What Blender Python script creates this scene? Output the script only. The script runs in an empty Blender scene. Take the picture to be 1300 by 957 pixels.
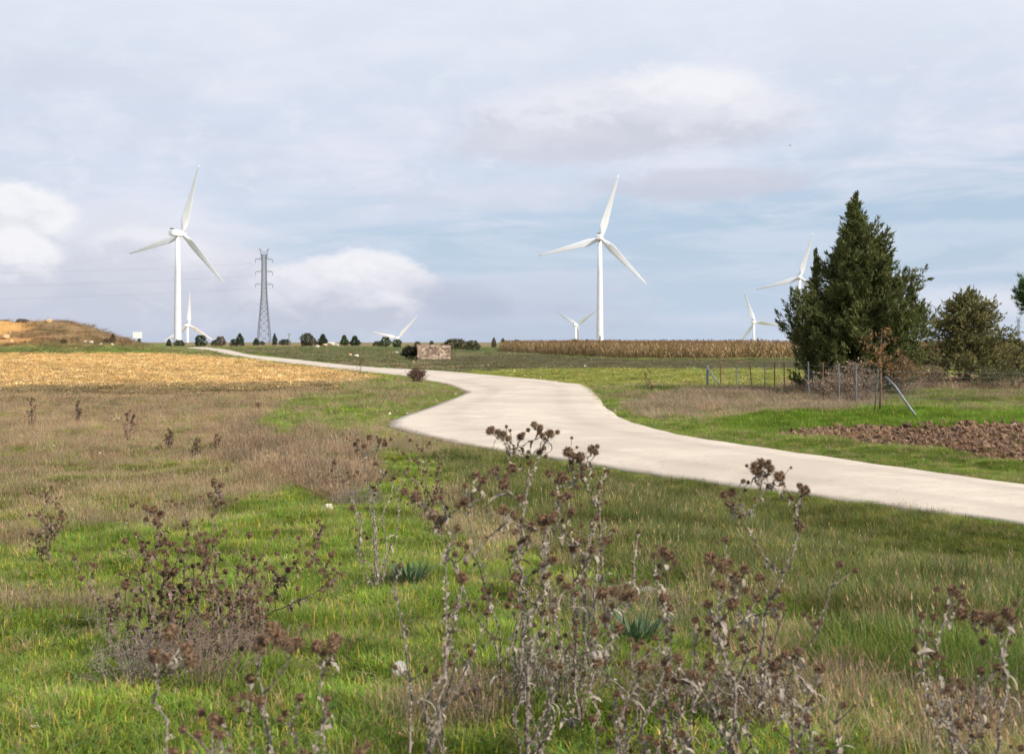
import bpy, math, random
import numpy as np
from mathutils import Vector, Matrix
PI = math.pi
sc = bpy.context.scene
COL = sc.collection
rng = np.random.default_rng(7)
random.seed(7)

# ------------------------------------------------------------------ noise
_perm = np.random.default_rng(3).random((256, 256))
def vnoise(x, y):
    x = np.asarray(x, float); y = np.asarray(y, float)
    xi = np.floor(x).astype(int); yi = np.floor(y).astype(int)
    fx = x-xi; fy = y-yi
    fx = fx*fx*(3-2*fx); fy = fy*fy*(3-2*fy)
    a = _perm[xi & 255, yi & 255]; b = _perm[(xi+1) & 255, yi & 255]
    c = _perm[xi & 255, (yi+1) & 255]; d = _perm[(xi+1) & 255, (yi+1) & 255]
    return (a*(1-fx)+b*fx)*(1-fy)+(c*(1-fx)+d*fx)*fy
def fbm(x, y, o=4):
    s = 0; a = .5; t = 0
    for k in range(o):
        s = s+a*vnoise(x*2**k+17.3*k, y*2**k-9.1*k); t += a; a *= .55
    return s/t
def sstep(a, b, x):
    t = np.clip((np.asarray(x, float)-a)/(b-a), 0, 1)
    return t*t*(3-2*t)

# ------------------------------------------------------------------ survey of the site
F = 1625.0; HX = 650.0; HY = 434.0      # 45 mm lens, level camera: bearing/elevation readings -> metres
def H0(x, y):
    x = np.asarray(x, float); y = np.asarray(y, float)
    r = np.hypot(x, y)
    z = -1.62-0.23*sstep(5, 13, y)
    left = sstep(-4, -32, x+0.05*y)*sstep(40, 140, y)
    z = z+0.62*left
    z = z+1.45*sstep(230, 520, r)*(1-.42*left)
    # low bare mound beside the yellow field
    dx = (x+55)/1.0; dy = (y-138)
    ridge = sstep(-36.0, -51, x+.02*(y-138))*(1-sstep(-62, -110, x))*np.exp(-(dy/13.0)**2)
    z = z+ridge*(3.75-.45*np.cos((x+52)/3.2)*(x < -46))
    # beyond the plateau the land falls away
    z = z-50*sstep(870, 1750, r)
    # shallow ditch this side of the road
    t = (x*0.85+y*0.53)-10.2
    z = z-0.30*np.exp(-(t/1.5)**2)*sstep(-1.5, 3.5, x)*sstep(30, 18, y)
    # soft grass bank at the edge of the ploughed patch
    z = z+0.22*np.exp(-((y-30.5-.02*x)/2.2)**2)*sstep(4, 8, x)
    return z
def G(px, py, dmin=2.0, dmax=900.0, h=H0):
    """ground point seen along a surveyed bearing"""
    d = np.exp(np.linspace(math.log(dmin), math.log(dmax), 1500))
    x = (px-HX)/F*d; zr = (HY-py)/F*d
    g = h(x, d)
    k = np.argmax(zr <= g)
    if zr[k] > g[k]: k = len(d)-1
    return float(x[k]), float(d[k])
pairs = [((1900,790),(2300,795)), ((1700,735),(1950,722)), ((1500,702),(1680,672)), ((1300,670),(1420,634)), ((1000,628),(1150,597)), ((740,590),(900,560)), ((600,568),(830,546)),
         ((530,553),(790,533)), ((500,545),(768,517)), ((495,540),(762,508)), ((503,533),(756,501)), ((554,515),(750,495)),
         ((588,501),(738,489)), ((587,497),(715,486)), ((568,489.5),(690,483)), ((542,484),(650,479.3)), ((513,478),(554,471)),
         ((451,471),(470,466.3)), ((393,464),(378,457)), ((320,455.4),(320,451)), ((285,449.3),(300,446.8)), ((262,444.5),(285,443.6)), ((235,441.3),(262,440.9))]
def catmull(P, n):
    P = np.array(P, float); out = []
    Q = np.vstack([2*P[0]-P[1], P, 2*P[-1]-P[-2]])
    for i in range(1, len(Q)-2):
        p0, p1, p2, p3 = Q[i-1], Q[i], Q[i+1], Q[i+2]
        for t in np.arange(n)/n:
            out.append(.5*((2*p1)+(-p0+p2)*t+(2*p0-5*p1+4*p2-p3)*t*t+(-p0+3*p1-3*p2+p3)*t**3))
    out.append(P[-1]); return np.array(out)
eN = catmull([G(*a) for a, b in pairs], 8)
eF = catmull([G(*b) for a, b in pairs], 8)
road_poly = np.vstack([eN, eF[::-1]])
def inside(poly, x, y):
    x = np.asarray(x, float); y = np.asarray(y, float)
    c = np.zeros(x.shape, bool); n = len(poly)
    for i in range(n):
        x1, y1 = poly[i]; x2, y2 = poly[(i+1) % n]
        if y1 == y2: continue
        m = ((y1 > y) != (y2 > y)) & (x < (x2-x1)*(y-y1)/(y2-y1)+x1)
        c ^= m
    return c
def edist(poly, x, y, closed=True):
    x = np.asarray(x, float); y = np.asarray(y, float)
    best = np.full(x.shape, 1e9); n = len(poly)
    for i in range(n if closed else n-1):
        x1, y1 = poly[i]; x2, y2 = poly[(i+1) % n]
        dx, dy = x2-x1, y2-y1; L = dx*dx+dy*dy+1e-9
        t = np.clip(((x-x1)*dx+(y-y1)*dy)/L, 0, 1)
        best = np.minimum(best, np.hypot(x-x1-t*dx, y-y1-t*dy))
    return best
def road_sd(x, y):           # signed distance, negative inside the road
    x = np.asarray(x, float); y = np.asarray(y, float)
    d = np.full(x.shape, 50.0)
    m = (np.abs(x) < 80) & (y > 5) & (y < 330)
    if m.any():
        dd = edist(road_poly, x[m], y[m]); ii = inside(road_poly, x[m], y[m])
        d[m] = np.where(ii, -dd, dd)
    return d
def H(x, y, rsd=None):
    x = np.asarray(x, float); y = np.asarray(y, float)
    if rsd is None: rsd = road_sd(x, y)
    r = np.hypot(x, y)
    off = sstep(0.05, 1.4, rsd)
    n = (fbm(x*.9, y*.9)-.5)*.24+(fbm(x*3.3+7, y*3.3)-.5)*.10
    n = n*off*sstep(400, 100, r)
    moundn = (fbm(x*.45+3, y*.45)-.5)*1.3*np.exp(-((y-138)/12.0)**2)*sstep(-35, -44, x)
    dip = -0.10*(1-sstep(-.55, -.12, rsd))
    return H0(x, y)+n+moundn*.6+dip
def HZ(x, y): return float(H(np.array([x]), np.array([y]))[0])

# ------------------------------------------------------------------ ground zones
ZN = {}
def zone(name, pts, soft, warp): ZN[name] = (np.array(pts, float), soft, warp)
zone('straw', [(660,775),(800,742),(880,755),(960,790),(1100,810),(1300,850),(1900,880),(1900,990),(1500,930),(1200,880),(960,850),(880,800),(760,800)], 16, 46)
zone('olive', [(560,585),(620,572),(740,591),(1000,630),(1300,674),(1900,760),(1900,900),(1300,835),(1100,800),(900,745),(780,735),(700,700),(600,650)], 10, 26)
zone('dryleft', [(-1200,500),(0,500),(330,498),(450,505),(470,560),(420,600),(330,610),(270,640),(150,670),(0,700),(-400,800),(-1200,900)], 30, 40)
zone('thicket', [(290,545),(350,525),(400,520),(470,555),(480,610),(430,640),(350,610),(290,590)], 8, 16)
zone('bank', [(320,545),(360,515),(440,488),(500,480),(535,484),(575,491),(590,498),(560,514),(510,528),(470,540),(440,556),(400,545),(360,560)], 4, 10)
zone('gold', [(-1500,447),(0,447),(200,446.5),(290,453),(330,457),(400,466),(455,474),(490,480),(440,488),(330,493),(0,495),(-1500,499)], 9, 8)
zone('cloudshade_tint', [(-1500,497),(0,494),(330,491),(430,488),(440,498),(330,506),(200,508),(0,510),(-1500,515)], 10, 14)  # cloud shadow across the field, painted in as darker ground colour
zone('farverge', [(-1500,430),(-20,433),(150,434.5),(250,439.5),(262,444),(290,451),(330,457),(200,447.5),(0,447.5),(-1500,447.5)], .8, 1)
zone('pasture', [(330,450),(300,446),(285,443),(330,441.5),(420,439.5),(640,441),(700,452),(720,487),(690,483),(554,471),(470,466),(378,457)], 1.5, 3)
zone('oliveback', [(540,458),(600,452),(700,450.5),(800,457),(1900,454),(1900,470),(900,470),(700,472),(600,468)], 1.5, 2)
zone('yellowfield', [(570,474),(660,470),(780,469),(900,470),(1900,468),(1900,495),(1120,495),(880,493),(745,491),(700,484),(600,476)], 1.5, 2)
zone('verge', [(742,491),(880,492),(1000,497),(1900,494),(1900,545),(1900,720),(1300,616),(1000,577),(830,546),(768,517),(755,500)], 2, 5)
zone('drystrip', [(790,512),(860,500),(1000,497),(1118,500),(1120,522),(1000,524),(900,534),(810,530)], 3, 8)
zone('brightbank', [(900,545),(960,528),(1110,520),(1900,524),(1900,541),(1060,541),(980,552)], 3, 6)
zone('soil', [(975,548),(1060,541),(1150,540),(1300,538),(1900,545),(1900,640),(1300,590),(1170,570),(1010,556)], 2, 7)
zone('undertree', [(1000,492),(1060,487),(1190,488),(1300,480),(1900,478),(1900,492),(1180,497),(1060,505),(1010,502)], 2, 5)
def pxpy(x, y, h):
    yy = np.maximum(y, .8)
    return HX+F*x/yy, HY-F*h/yy
COLS = dict(green=(.105,.165,.026), straw=(.36,.27,.16), olive=(.10,.125,.03), dryleft=(.27,.205,.12), thicket=(.24,.19,.12), bank=(.10,.165,.025),
            gold=(.58,.38,.155), cloudshade_tint=(.13,.098,.05), farverge=(.14,.19,.05), pasture=(.105,.145,.045), oliveback=(.10,.11,.05), yellowfield=(.27,.30,.065),
            verge=(.115,.18,.03), drystrip=(.25,.20,.125), brightbank=(.11,.20,.025), soil=(.17,.095,.055), undertree=(.17,.14,.075),
            plain=(.22,.18,.10), mound=(.26,.18,.10), quarry=(.58,.33,.13), trackside=(.34,.27,.17))
ORDER = ['olive','straw','dryleft','thicket','bank','gold','cloudshade_tint','farverge','pasture','oliveback','yellowfield','verge','drystrip','brightbank','soil','undertree']
def zones(x, y, h0=None):
    """list of (name, weight) layers for world points"""
    if h0 is None: h0 = H0(x, y)
    PX, PY = pxpy(x, y, h0)
    n1 = fbm(x*.35+11, y*.35)-.5; n2 = fbm(x*.8-5, y*.8+3)-.5; n3 = fbm(x*3+1, y*3)-.5
    out = []
    r = np.hypot(x, y)
    front = y > 1.0
    far = sstep(441.5, 439, PY)*sstep(120, 180, r)
    far = np.maximum(far, sstep(800, 1000, r))
    behind = (~front)
    out.append(('plain', np.where(front, far, sstep(25, 60, r))))
    for nm in ORDER:
        pts, soft, warp = ZN[nm]
        wx = PX+warp*1.2*(n1+n2+.6*n3); wy = PY+warp*(.7*n2+.8*n3+.4*n1)
        w = np.zeros(x.shape)
        b0, b1 = pts.min(0)-soft*2-warp, pts.max(0)+soft*2+warp
        m = front & (wx > b0[0]) & (wx < b1[0]) & (wy > b0[1]) & (wy < b1[1])
        if m.any():
            sd = edist(pts, wx[m], wy[m])*np.where(inside(pts, wx[m], wy[m]), 1, -1)
            w[m] = sstep(-soft*.5, soft*.5, sd)
        out.append((nm, w))
    mnd = np.clip((H0(x, y)+.75)*1.6+.8*n2, 0, 1)*(np.abs(y-138) < 40)*(x < -30)
    out.append(('mound', mnd))
    q = sstep(.38, .52, n1+.5+.22*np.exp(-((x+53)/2.5)**2))*mnd*sstep(3.4, 1.6, np.abs(x+52.5+4*n2+.45*(y-133)))*sstep(-.6, .3, H0(x, y))*(y < 139)
    out.append(('quarry', np.clip(q, 0, 1)))
    return out

def new_mesh(name, V, Fc, smooth=False):
    V = np.asarray(V, np.float32).reshape(-1, 3)
    me = bpy.data.meshes.new(name)
    if isinstance(Fc, np.ndarray):
        k = Fc.shape[1]; n = len(Fc)
        me.vertices.add(len(V)); me.vertices.foreach_set('co', V.ravel())
        me.loops.add(n*k); me.loops.foreach_set('vertex_index', Fc.astype(np.int32).ravel())
        me.polygons.add(n); me.polygons.foreach_set('loop_start', np.arange(0, n*k, k, dtype=np.int32))
        try: me.polygons.foreach_set('loop_total', np.full(n, k, np.int32))
        except Exception: pass
        me.update(calc_edges=True)
    else:
        me.from_pydata(V.tolist(), [], [list(f) for f in Fc]); me.update()
    if smooth:
        me.polygons.foreach_set('use_smooth', np.ones(len(me.polygons), bool))
    return me
def vcol(me, C, name='col'):
    a = me.attributes.new(name, 'FLOAT_COLOR', 'POINT')
    C = np.asarray(C, np.float32)
    if C.shape[1] == 3: C = np.hstack([C, np.ones((len(C), 1), np.float32)])
    a.data.foreach_set('color', C.ravel())
def tag(o, label=None, cat=None, group=None, kind=None):
    if label: o['label'] = label
    if cat: o['category'] = cat
    if group: o['group'] = group
    if kind: o['kind'] = kind
    return o
def obj(name, me, mat=None, parent=None, loc=None):
    o = bpy.data.objects.new(name, me); COL.objects.link(o)
    if mat and me is not None and not me.materials: me.materials.append(mat)
    if parent is not None: o.parent = parent
    if loc is not None: o.location = loc
    return o
def empty(name, loc, rz=0):
    o = bpy.data.objects.new(name, None); COL.objects.link(o); o.location = loc; o.rotation_euler = (0, 0, rz)
    o.empty_display_size = .2
    return o

# ------------------------------------------------------------------ materials
class NT:
    def __init__(s, nt): s.nt = nt; s.n = nt.nodes; s.l = nt.links
    def node(s, t, **kw):
        n = s.n.new(t)
        for k, v in kw.items(): setattr(n, k, v)
        return n
    def link(s, a, b): s.l.new(a, b)
    def setin(s, n, i, v):
        if v is None: return
        if hasattr(v, 'is_output') or isinstance(v, bpy.types.NodeSocket): s.link(v, n.inputs[i])
        else: n.inputs[i].default_value = v
    def math(s, op, a, b=None, c=None, clamp=False):
        n = s.node('ShaderNodeMath', operation=op); n.use_clamp = clamp
        s.setin(n, 0, a); s.setin(n, 1, b); s.setin(n, 2, c); return n.outputs[0]
    def mix(s, f, a, b, mode='MIX'):
        n = s.node('ShaderNodeMix', data_type='RGBA', blend_type=mode)
        s.setin(n, 0, f)
        s.setin(n, 6, a if not isinstance(a, tuple) else (*a[:3], 1)); s.setin(n, 7, b if not isinstance(b, tuple) else (*b[:3], 1))
        return n.outputs[2]
    def noise(s, vec, scale, detail=4, rough=.55, dist=0):
        n = s.node('ShaderNodeTexNoise'); n.inputs['Scale'].default_value = scale; n.inputs['Detail'].default_value = detail
        n.inputs['Roughness'].default_value = rough; n.inputs['Distortion'].default_value = dist
        if vec is not None: s.link(vec, n.inputs['Vector'])
        return n.outputs['Fac']
    def ramp(s, f, a, b, c0=0., c1=1.):
        n = s.node('ShaderNodeMapRange', interpolation_type='SMOOTHSTEP'); s.setin(n, 0, f)
        s.setin(n, 1, a); s.setin(n, 2, b); s.setin(n, 3, c0); s.setin(n, 4, c1); return n.outputs[0]
def mat(name):
    m = bpy.data.materials.new(name); m.use_nodes = True
    t = NT(m.node_tree); b = m.node_tree.nodes['Principled BSDF']; return m, t, b
def plain(name, c, rough=.8, var=.25, scale=8, spec=.3, bump=0, metal=0):
    m, t, b = mat(name)
    tc = t.node('ShaderNodeTexCoord').outputs['Object']
    n = t.noise(tc, scale, 5, .6)
    lo = tuple(v*(1-var) for v in c); hi = tuple(min(1, v*(1+var)) for v in c)
    t.link(t.mix(t.ramp(n, .3, .7), lo, hi), b.inputs['Base Color'])
    b.inputs['Roughness'].default_value = rough; b.inputs['Specular IOR Level'].default_value = spec; b.inputs['Metallic'].default_value = metal
    if bump:
        bn = t.node('ShaderNodeBump'); bn.inputs['Strength'].default_value = bump; bn.inputs['Distance'].default_value = .02
        t.link(n, bn.inputs['Height']); t.link(bn.outputs[0], b.inputs['Normal'])
    return m
def leafmat(name, mode, trans=.3, base=(1, 1, 1)):
    """mode 'inst': colour from instance attribute x local var; mode 'vert': vertex colour"""
    m, t, b = mat(name)
    if mode == 'inst':
        a = t.node('ShaderNodeAttribute', attribute_type='INSTANCER', attribute_name='col').outputs['Color']
        v = t.node('ShaderNodeAttribute', attribute_type='GEOMETRY', attribute_name='var').outputs['Color']
        c = t.mix(1.0, a, v, 'MULTIPLY')
    else:
        a = t.node('ShaderNodeAttribute', attribute_type='GEOMETRY', attribute_name='col').outputs['Color']
        c = t.mix(1.0, a, tuple(base), 'MULTIPLY')
    t.link(c, b.inputs['Base Color']); b.inputs['Roughness'].default_value = .65; b.inputs['Specular IOR Level'].default_value = .25
    tr = t.node('ShaderNodeBsdfTranslucent'); t.link(c, tr.inputs['Color'])
    mx = t.node('ShaderNodeMixShader'); mx.inputs[0].default_value = trans
    out = m.node_tree.nodes['Material Output']
    t.link(b.outputs[0], mx.inputs[1]); t.link(tr.outputs[0], mx.inputs[2]); t.link(mx.outputs[0], out.inputs['Surface'])
    return m
M_grass = leafmat('grass_blades', 'inst', .4)
M_leaf = leafmat('leaf_vert', 'vert', .25)
M_bark = plain('bark', (.12,.09,.065), .9, .4, 12, bump=.6)
M_white = plain('turbine_white', (.72,.73,.74), .35, .04, .2, spec=.5)
M_grey = plain('grey_metal', (.22,.24,.26), .5, .2, 4, metal=.5)
M_galv = plain('galvanised', (.22,.235,.25), .5, .2, 6, metal=.4)
M_rust = plain('rusty_post', (.17,.085,.055), .8, .4, 20, bump=.3)
M_lattice = plain('lattice_steel', (.17,.185,.215), .6, .15, 1)
M_wire = plain('wire', (.16,.16,.165), .6, .1, 1)
M_stone = plain('limestone', (.52,.46,.37), .95, .35, 5, bump=.8)
M_orange = plain('orange_stone', (.60,.38,.20), .95, .45, 9, bump=.8)
M_greystone = plain('grey_stone', (.42,.39,.35), .95, .35, 14, bump=.8)
M_stem = plain('dry_stem', (.22,.18,.145), .9, .6, 70, bump=.5)
M_papery = plain('papery_leaf', (.30,.25,.20), .85, .3, 25)
M_head = plain('thistle_head', (.19,.118,.07), .95, .75, 90)
M_headt = plain('thistle_tan', (.34,.19,.09), .95, .4, 60)
M_darkstem = plain('dark_dry_stem', (.19,.135,.105), .95, .4, 40)
M_sign = plain('sign_board', (.86,.85,.80), .6, .08, 2)
M_wood = plain('weathered_wood', (.22,.19,.155), .9, .35, 14, bump=.4)

# ground material: vertex colour broken up at several scales
def ground_mat():
    m, t, b = mat('ground_soil_and_turf')
    a = t.node('ShaderNodeAttribute', attribute_type='GEOMETRY', attribute_name='col').outputs['Color']
    p = t.node('ShaderNodeNewGeometry').outputs['Position']
    n1 = t.noise(p, 28, 6, .7); n2 = t.noise(p, 3.1, 5, .65); n3 = t.noise(p, .45, 4, .6)
    c = t.mix(1., a, t.mix(t.ramp(n1, .3, .72), (.45,.42,.38), (1.45,1.45,1.4)), 'MULTIPLY')
    c = t.mix(1., c, t.mix(t.ramp(n2, .3, .7), (.72,.7,.66), (1.25,1.25,1.2)), 'MULTIPLY')
    c = t.mix(1., c, t.mix(t.ramp(n3, .3, .7), (.85,.83,.8), (1.14,1.14,1.1)), 'MULTIPLY')
    t.link(c, b.inputs['Base Color']); b.inputs['Roughness'].default_value = 1; b.inputs['Specular IOR Level'].default_value = .1
    bn = t.node('ShaderNodeBump'); bn.inputs['Strength'].default_value = .8; bn.inputs['Distance'].default_value = .04
    t.link(n1, bn.inputs['Height']); t.link(bn.outputs[0], b.inputs['Normal'])
    return m
def build_ground():
    rs = [0.0]; r = .6
    while r < 24000:
        rs.append(r); r *= 1.0135 if r < 400 else 1.04
    rs = np.array(rs[1:])
    fr = np.radians(np.arange(-32, 32.001, .16))
    rest = np.radians(np.linspace(32, 328, 150)[1:-1])
    th = np.concatenate([fr, rest]); n = len(th); m = len(rs)
    R, T = np.meshgrid(rs, th, indexing='ij')
    X = (R*np.sin(T)).ravel(); Y = (R*np.cos(T)).ravel()
    X = np.append(X, 0.); Y = np.append(Y, 0.)
    rsd = road_sd(X, Y); h = H(X, Y, rsd)
    I = np.arange(m*n).reshape(m, n)
    a = I[:-1]; b = np.roll(I, -1, 1)[:-1]; c = np.roll(I, -1, 1)[1:]; d = I[1:]
    Q = np.stack([a.ravel(), d.ravel(), c.ravel(), b.ravel()], 1)
    # colours
    C = np.tile(np.array(COLS['green']), (len(X), 1))
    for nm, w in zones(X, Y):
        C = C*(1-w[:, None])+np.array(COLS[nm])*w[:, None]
    e = np.clip(1-np.abs(rsd-.1)/.35, 0, 1)*sstep(.3, .6, fbm(X*1.2, Y*1.2)+.15)
    C = C*(1-.8*e[:, None])+np.array((.15,.12,.09))*.8*e[:, None]
    # bare verge where cars cut the bend
    bx, by = G(455, 550)
    w = sstep(1.6, .3, np.hypot((X-bx)*.8, (Y-by)*.35)+1.6*(fbm(X*.9, Y*.9)-.5))
    C = C*(1-w[:, None])+np.array((.42,.34,.26))*w[:, None]
    me = new_mesh('ground', np.stack([X, Y, h], 1), Q, True)
    # cap at centre
    vcol(me, C)
    # centre fan
    import bmesh
    bm = bmesh.new(); bm.from_mesh(me); bm.verts.ensure_lookup_table()
    cen = bm.verts[m*n]
    for k in range(n): bm.faces.new((cen, bm.verts[k], bm.verts[(k+1) % n])) if False else bm.faces.new((cen, bm.verts[(k+1) % n], bm.verts[k]))
    bm.to_mesh(me); bm.free()
    o = obj('ground', me, ground_mat()); tag(o, 'rough grassy ground with field patches reaching the horizon', 'ground', kind='structure')
    return o
build_ground()

# ------------------------------------------------------------------ road
def road():
    K = 20; V = []; L = len(eN)
    for i in range(L):
        for k in range(K+1):
            t = k/K; p = eN[i]*(1-t)+eF[i]*t
            w = (vnoise(p[0]*2.5, p[1]*2.5)-.5)*.16
            if k in (0, K):
                q = eN[i]*(1-(t+(.012 if k == 0 else -.012)))+eF[i]*(t+(.012 if k == 0 else -.012))
                dirv = (p-q)/max(1e-6, np.hypot(*(p-q))); p = p+dirv*w
            V.append((p[0], p[1]))
    V = np.array(V)
    crown = np.tile(np.sin(np.linspace(0, PI, K+1))*.03, L)
    z = H0(V[:, 0], V[:, 1])+.028+crown
    V3 = np.column_stack([V, z])
    I = np.arange(L*(K+1)).reshape(L, K+1)
    Q = np.stack([I[:-1, :-1].ravel(), I[:-1, 1:].ravel(), I[1:, 1:].ravel(), I[1:, :-1].ravel()], 1)
    # crumbling side faces
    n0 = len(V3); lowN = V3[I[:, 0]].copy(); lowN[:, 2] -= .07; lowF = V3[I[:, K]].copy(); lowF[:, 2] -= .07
    V3 = np.vstack([V3, lowN, lowF]); a = np.arange(L)
    S1 = np.stack([n0+a[:-1], I[:-1, 0], I[1:, 0], n0+a[1:]], 1)
    S2 = np.stack([I[:-1, K], n0+L+a[:-1], n0+L+a[1:], I[1:, K]], 1)
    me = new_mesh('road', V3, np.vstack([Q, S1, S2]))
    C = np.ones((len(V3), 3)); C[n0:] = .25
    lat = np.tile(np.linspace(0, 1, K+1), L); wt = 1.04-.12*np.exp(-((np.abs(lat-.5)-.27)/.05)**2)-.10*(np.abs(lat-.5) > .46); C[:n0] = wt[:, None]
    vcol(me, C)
    m, t, b = mat('pale_concrete_road')
    p = t.node('ShaderNodeNewGeometry').outputs['Position']
    a = t.node('ShaderNodeAttribute', attribute_type='GEOMETRY', attribute_name='col').outputs['Color']
    n1 = t.noise(p, 60, 4, .7); n2 = t.noise(p, 1.6, 5, .65); n3 = t.noise(p, .35, 4, .6, .6); n4 = t.noise(p, 9, 6, .75)
    c = t.mix(t.ramp(n2, .3, .7), (.50,.425,.345), (.58,.50,.405))
    c = t.mix(t.ramp(n3, .42, .62), c, (.46,.39,.315))
    c = t.mix(t.ramp(n1, .56, .72), c, (.40,.33,.27))
    c = t.mix(t.math('MULTIPLY', t.ramp(n4, .56, .70), .75), c, (.36,.29,.23))
    c = t.mix(t.math('MULTIPLY', t.ramp(n1, .40, .28), .5), c, (.70,.62,.54))
    vo = t.node('ShaderNodeTexVoronoi', feature='DISTANCE_TO_EDGE'); vo.inputs['Scale'].default_value = .33; wv = t.node('ShaderNodeVectorMath', operation='ADD'); t.link(p, wv.inputs[0])
    nz = t.node('ShaderNodeTexNoise'); nz.inputs['Scale'].default_value = 1.3; nz.inputs['Detail'].default_value = 6; t.link(p, nz.inputs['Vector']); t.link(nz.outputs['Color'], wv.inputs[1]); t.link(wv.outputs[0], vo.inputs['Vector'])
    c = t.mix(t.math('MULTIPLY', t.ramp(vo.outputs['Distance'], .004, .001), .22), c, (.24,.19,.155))
    sp = t.noise(p, 2.6, 8, .8); c = t.mix(t.math('MULTIPLY', t.ramp(sp, .57, .68), .6), c, (.42,.35,.29))
    c = t.mix(1., c, a, 'MULTIPLY')
    t.link(c, b.inputs['Base Color']); b.inputs['Roughness'].default_value = .9; b.inputs['Specular IOR Level'].default_value = .2
    bn = t.node('ShaderNodeBump'); bn.inputs['Strength'].default_value = .4; bn.inputs['Distance'].default_value = .01
    t.link(n1, bn.inputs['Height']); t.link(bn.outputs[0], b.inputs['Normal'])
    o = obj('road', me, m); tag(o, 'narrow winding pale concrete road', 'road', kind='structure')
road()

# ------------------------------------------------------------------ mesh helpers
class MB:
    def __init__(s): s.V = []; s.F = []; s.C = []; s.n = 0
    def add(s, V, Fc, c=None):
        V = np.asarray(V, float).reshape(-1, 3)
        s.V.append(V); s.F += [tuple(int(i)+s.n for i in f) for f in Fc]; s.n += len(V)
        s.C.append(np.tile(np.array(c if c is not None else (1, 1, 1), float), (len(V), 1)))
    def tube(s, P, R, k=6, cap=True, c=None):
        P = np.asarray(P, float); R = np.broadcast_to(np.asarray(R, float), (len(P),))
        T = np.gradient(P, axis=0); T /= np.linalg.norm(T, axis=1)[:, None]+1e-9
        up = np.array([0, 0, 1.]) if abs(T[0, 2]) < .9 else np.array([1., 0, 0])
        V = []
        for i in range(len(P)):
            a = np.cross(T[i], up); a /= np.linalg.norm(a)+1e-9; b = np.cross(T[i], a)
            for j in range(k):
                t = 2*PI*j/k; V.append(P[i]+R[i]*(math.cos(t)*a+math.sin(t)*b))
        Fc = []
        for i in range(len(P)-1):
            for j in range(k):
                Fc.append((i*k+j, i*k+(j+1) % k, (i+1)*k+(j+1) % k, (i+1)*k+j))
        if cap: Fc.append(tuple(range(k))[::-1]); Fc.append(tuple((len(P)-1)*k+j for j in range(k)))
        s.add(V, Fc, c)
    def box(s, c, d, R=None):
        V = np.array([[x, y, z] for x in (-.5, .5) for y in (-.5, .5) for z in (-.5, .5)])*np.array(d)
        if R is not None: V = V@np.array(R).T
        s.add(V+np.array(c), [(0,1,3,2),(4,6,7,5),(0,4,5,1),(2,3,7,6),(0,2,6,4),(1,5,7,3)])
    def mesh(s, name, smooth=False, col=False):
        me = new_mesh(name, np.vstack(s.V), s.F, smooth)
        if col: vcol(me, np.vstack(s.C), col if isinstance(col, str) else 'col')
        return me
def quads_mesh(name, V, C, cname='col'):     # V (n,4,3)
    n = len(V); me = new_mesh(name, V.reshape(-1, 3), np.arange(n*4).reshape(n, 4))
    vcol(me, np.repeat(C, 4, 0), cname); return me

# ------------------------------------------------------------------ scattered stuff (geometry nodes)
def blade_quads(P, az, h, w, lean, curl=.5, seg=2):
    """curved blades: returns (n*seg,4,3)"""
    n = len(P); d = np.stack([np.cos(az), np.sin(az), np.zeros(n)], 1); s = np.stack([-np.sin(az), np.cos(az), np.zeros(n)], 1)
    out = []; prev = None
    for k in range(seg+1):
        t = k/seg
        c = P+d*(lean*h*(t**(1+curl)))[:, None]+np.array([0, 0, 1.])*(h*(t-.35*lean*t*t))[:, None]
        ww = (w*(1-t)**.7*.5+.0004)[:, None]
        L, Rr = c-s*ww, c+s*ww
        if prev is not None: out.append(np.stack([prev[0], prev[1], Rr, L], 1))
        prev = (L, Rr)
    return np.concatenate(out), seg
def tuft(name, n, rad, h, w, lean, tone=(.7, 1.3), seg=2, heads=False, seed=0, wither=.15):
    r = np.random.default_rng(seed)
    a = r.random(n)*2*PI; rr = rad*np.sqrt(r.random(n))
    P = np.stack([rr*np.cos(a), rr*np.sin(a), np.full(n, -.01)], 1)
    hh = h*(.45+.75*r.random(n)); az = a+r.normal(0, .9, n); le = np.clip(r.normal(lean, lean*.5, n), .02, 1.6)
    V, sg = blade_quads(P, az, hh, np.full(n, w)*(.7+.6*r.random(n)), le, seg=seg)
    tv = tone[0]+(tone[1]-tone[0])*r.random((n, 1)); C = np.hstack([tv*(1+.12*r.normal(size=(n, 1))), tv, tv*(1+.1*r.normal(size=(n, 1)))])
    dead = r.random(n) < wither; C[dead] *= np.array([1.9, 1.25, 1.7])
    C = np.tile(C, (seg, 1))
    if heads:
        m = max(2, n//3); idx = r.choice(n, m, replace=False)
        d = np.stack([np.cos(az[idx]), np.sin(az[idx]), np.zeros(m)], 1)
        tip = P[idx]+d*(le[idx]*hh[idx])[:, None]+np.array([0, 0, 1.])*(hh[idx]*(1-.35*le[idx]))[:, None]
        V2, _ = blade_quads(tip-np.array([0, 0, .02]), az[idx], np.full(m, .05), np.full(m, w*3.2), np.full(m, .5), seg=1)
        V = np.concatenate([V, V2]); C = np.concatenate([C, np.tile([[1.05, .9, .8]], (m, 1))])
    me = quads_mesh(name, V, np.clip(C, 0, 3), 'var'); me.materials.append(M_grass)
    return me
def clod(name, seed, mat_):
    r = np.random.default_rng(seed); import bmesh
    bm = bmesh.new(); bmesh.ops.create_icosphere(bm, subdivisions=2, radius=.5)
    for v in bm.verts:
        v.co *= .55+.9*r.random(); v.co.z *= .7
    me = bpy.data.meshes.new(name); bm.to_mesh(me); bm.free()
    vcol(me, .6+.8*np.repeat(r.random((len(me.vertices), 1)), 3, 1), 'var'); me.materials.append(mat_); return me
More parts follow.
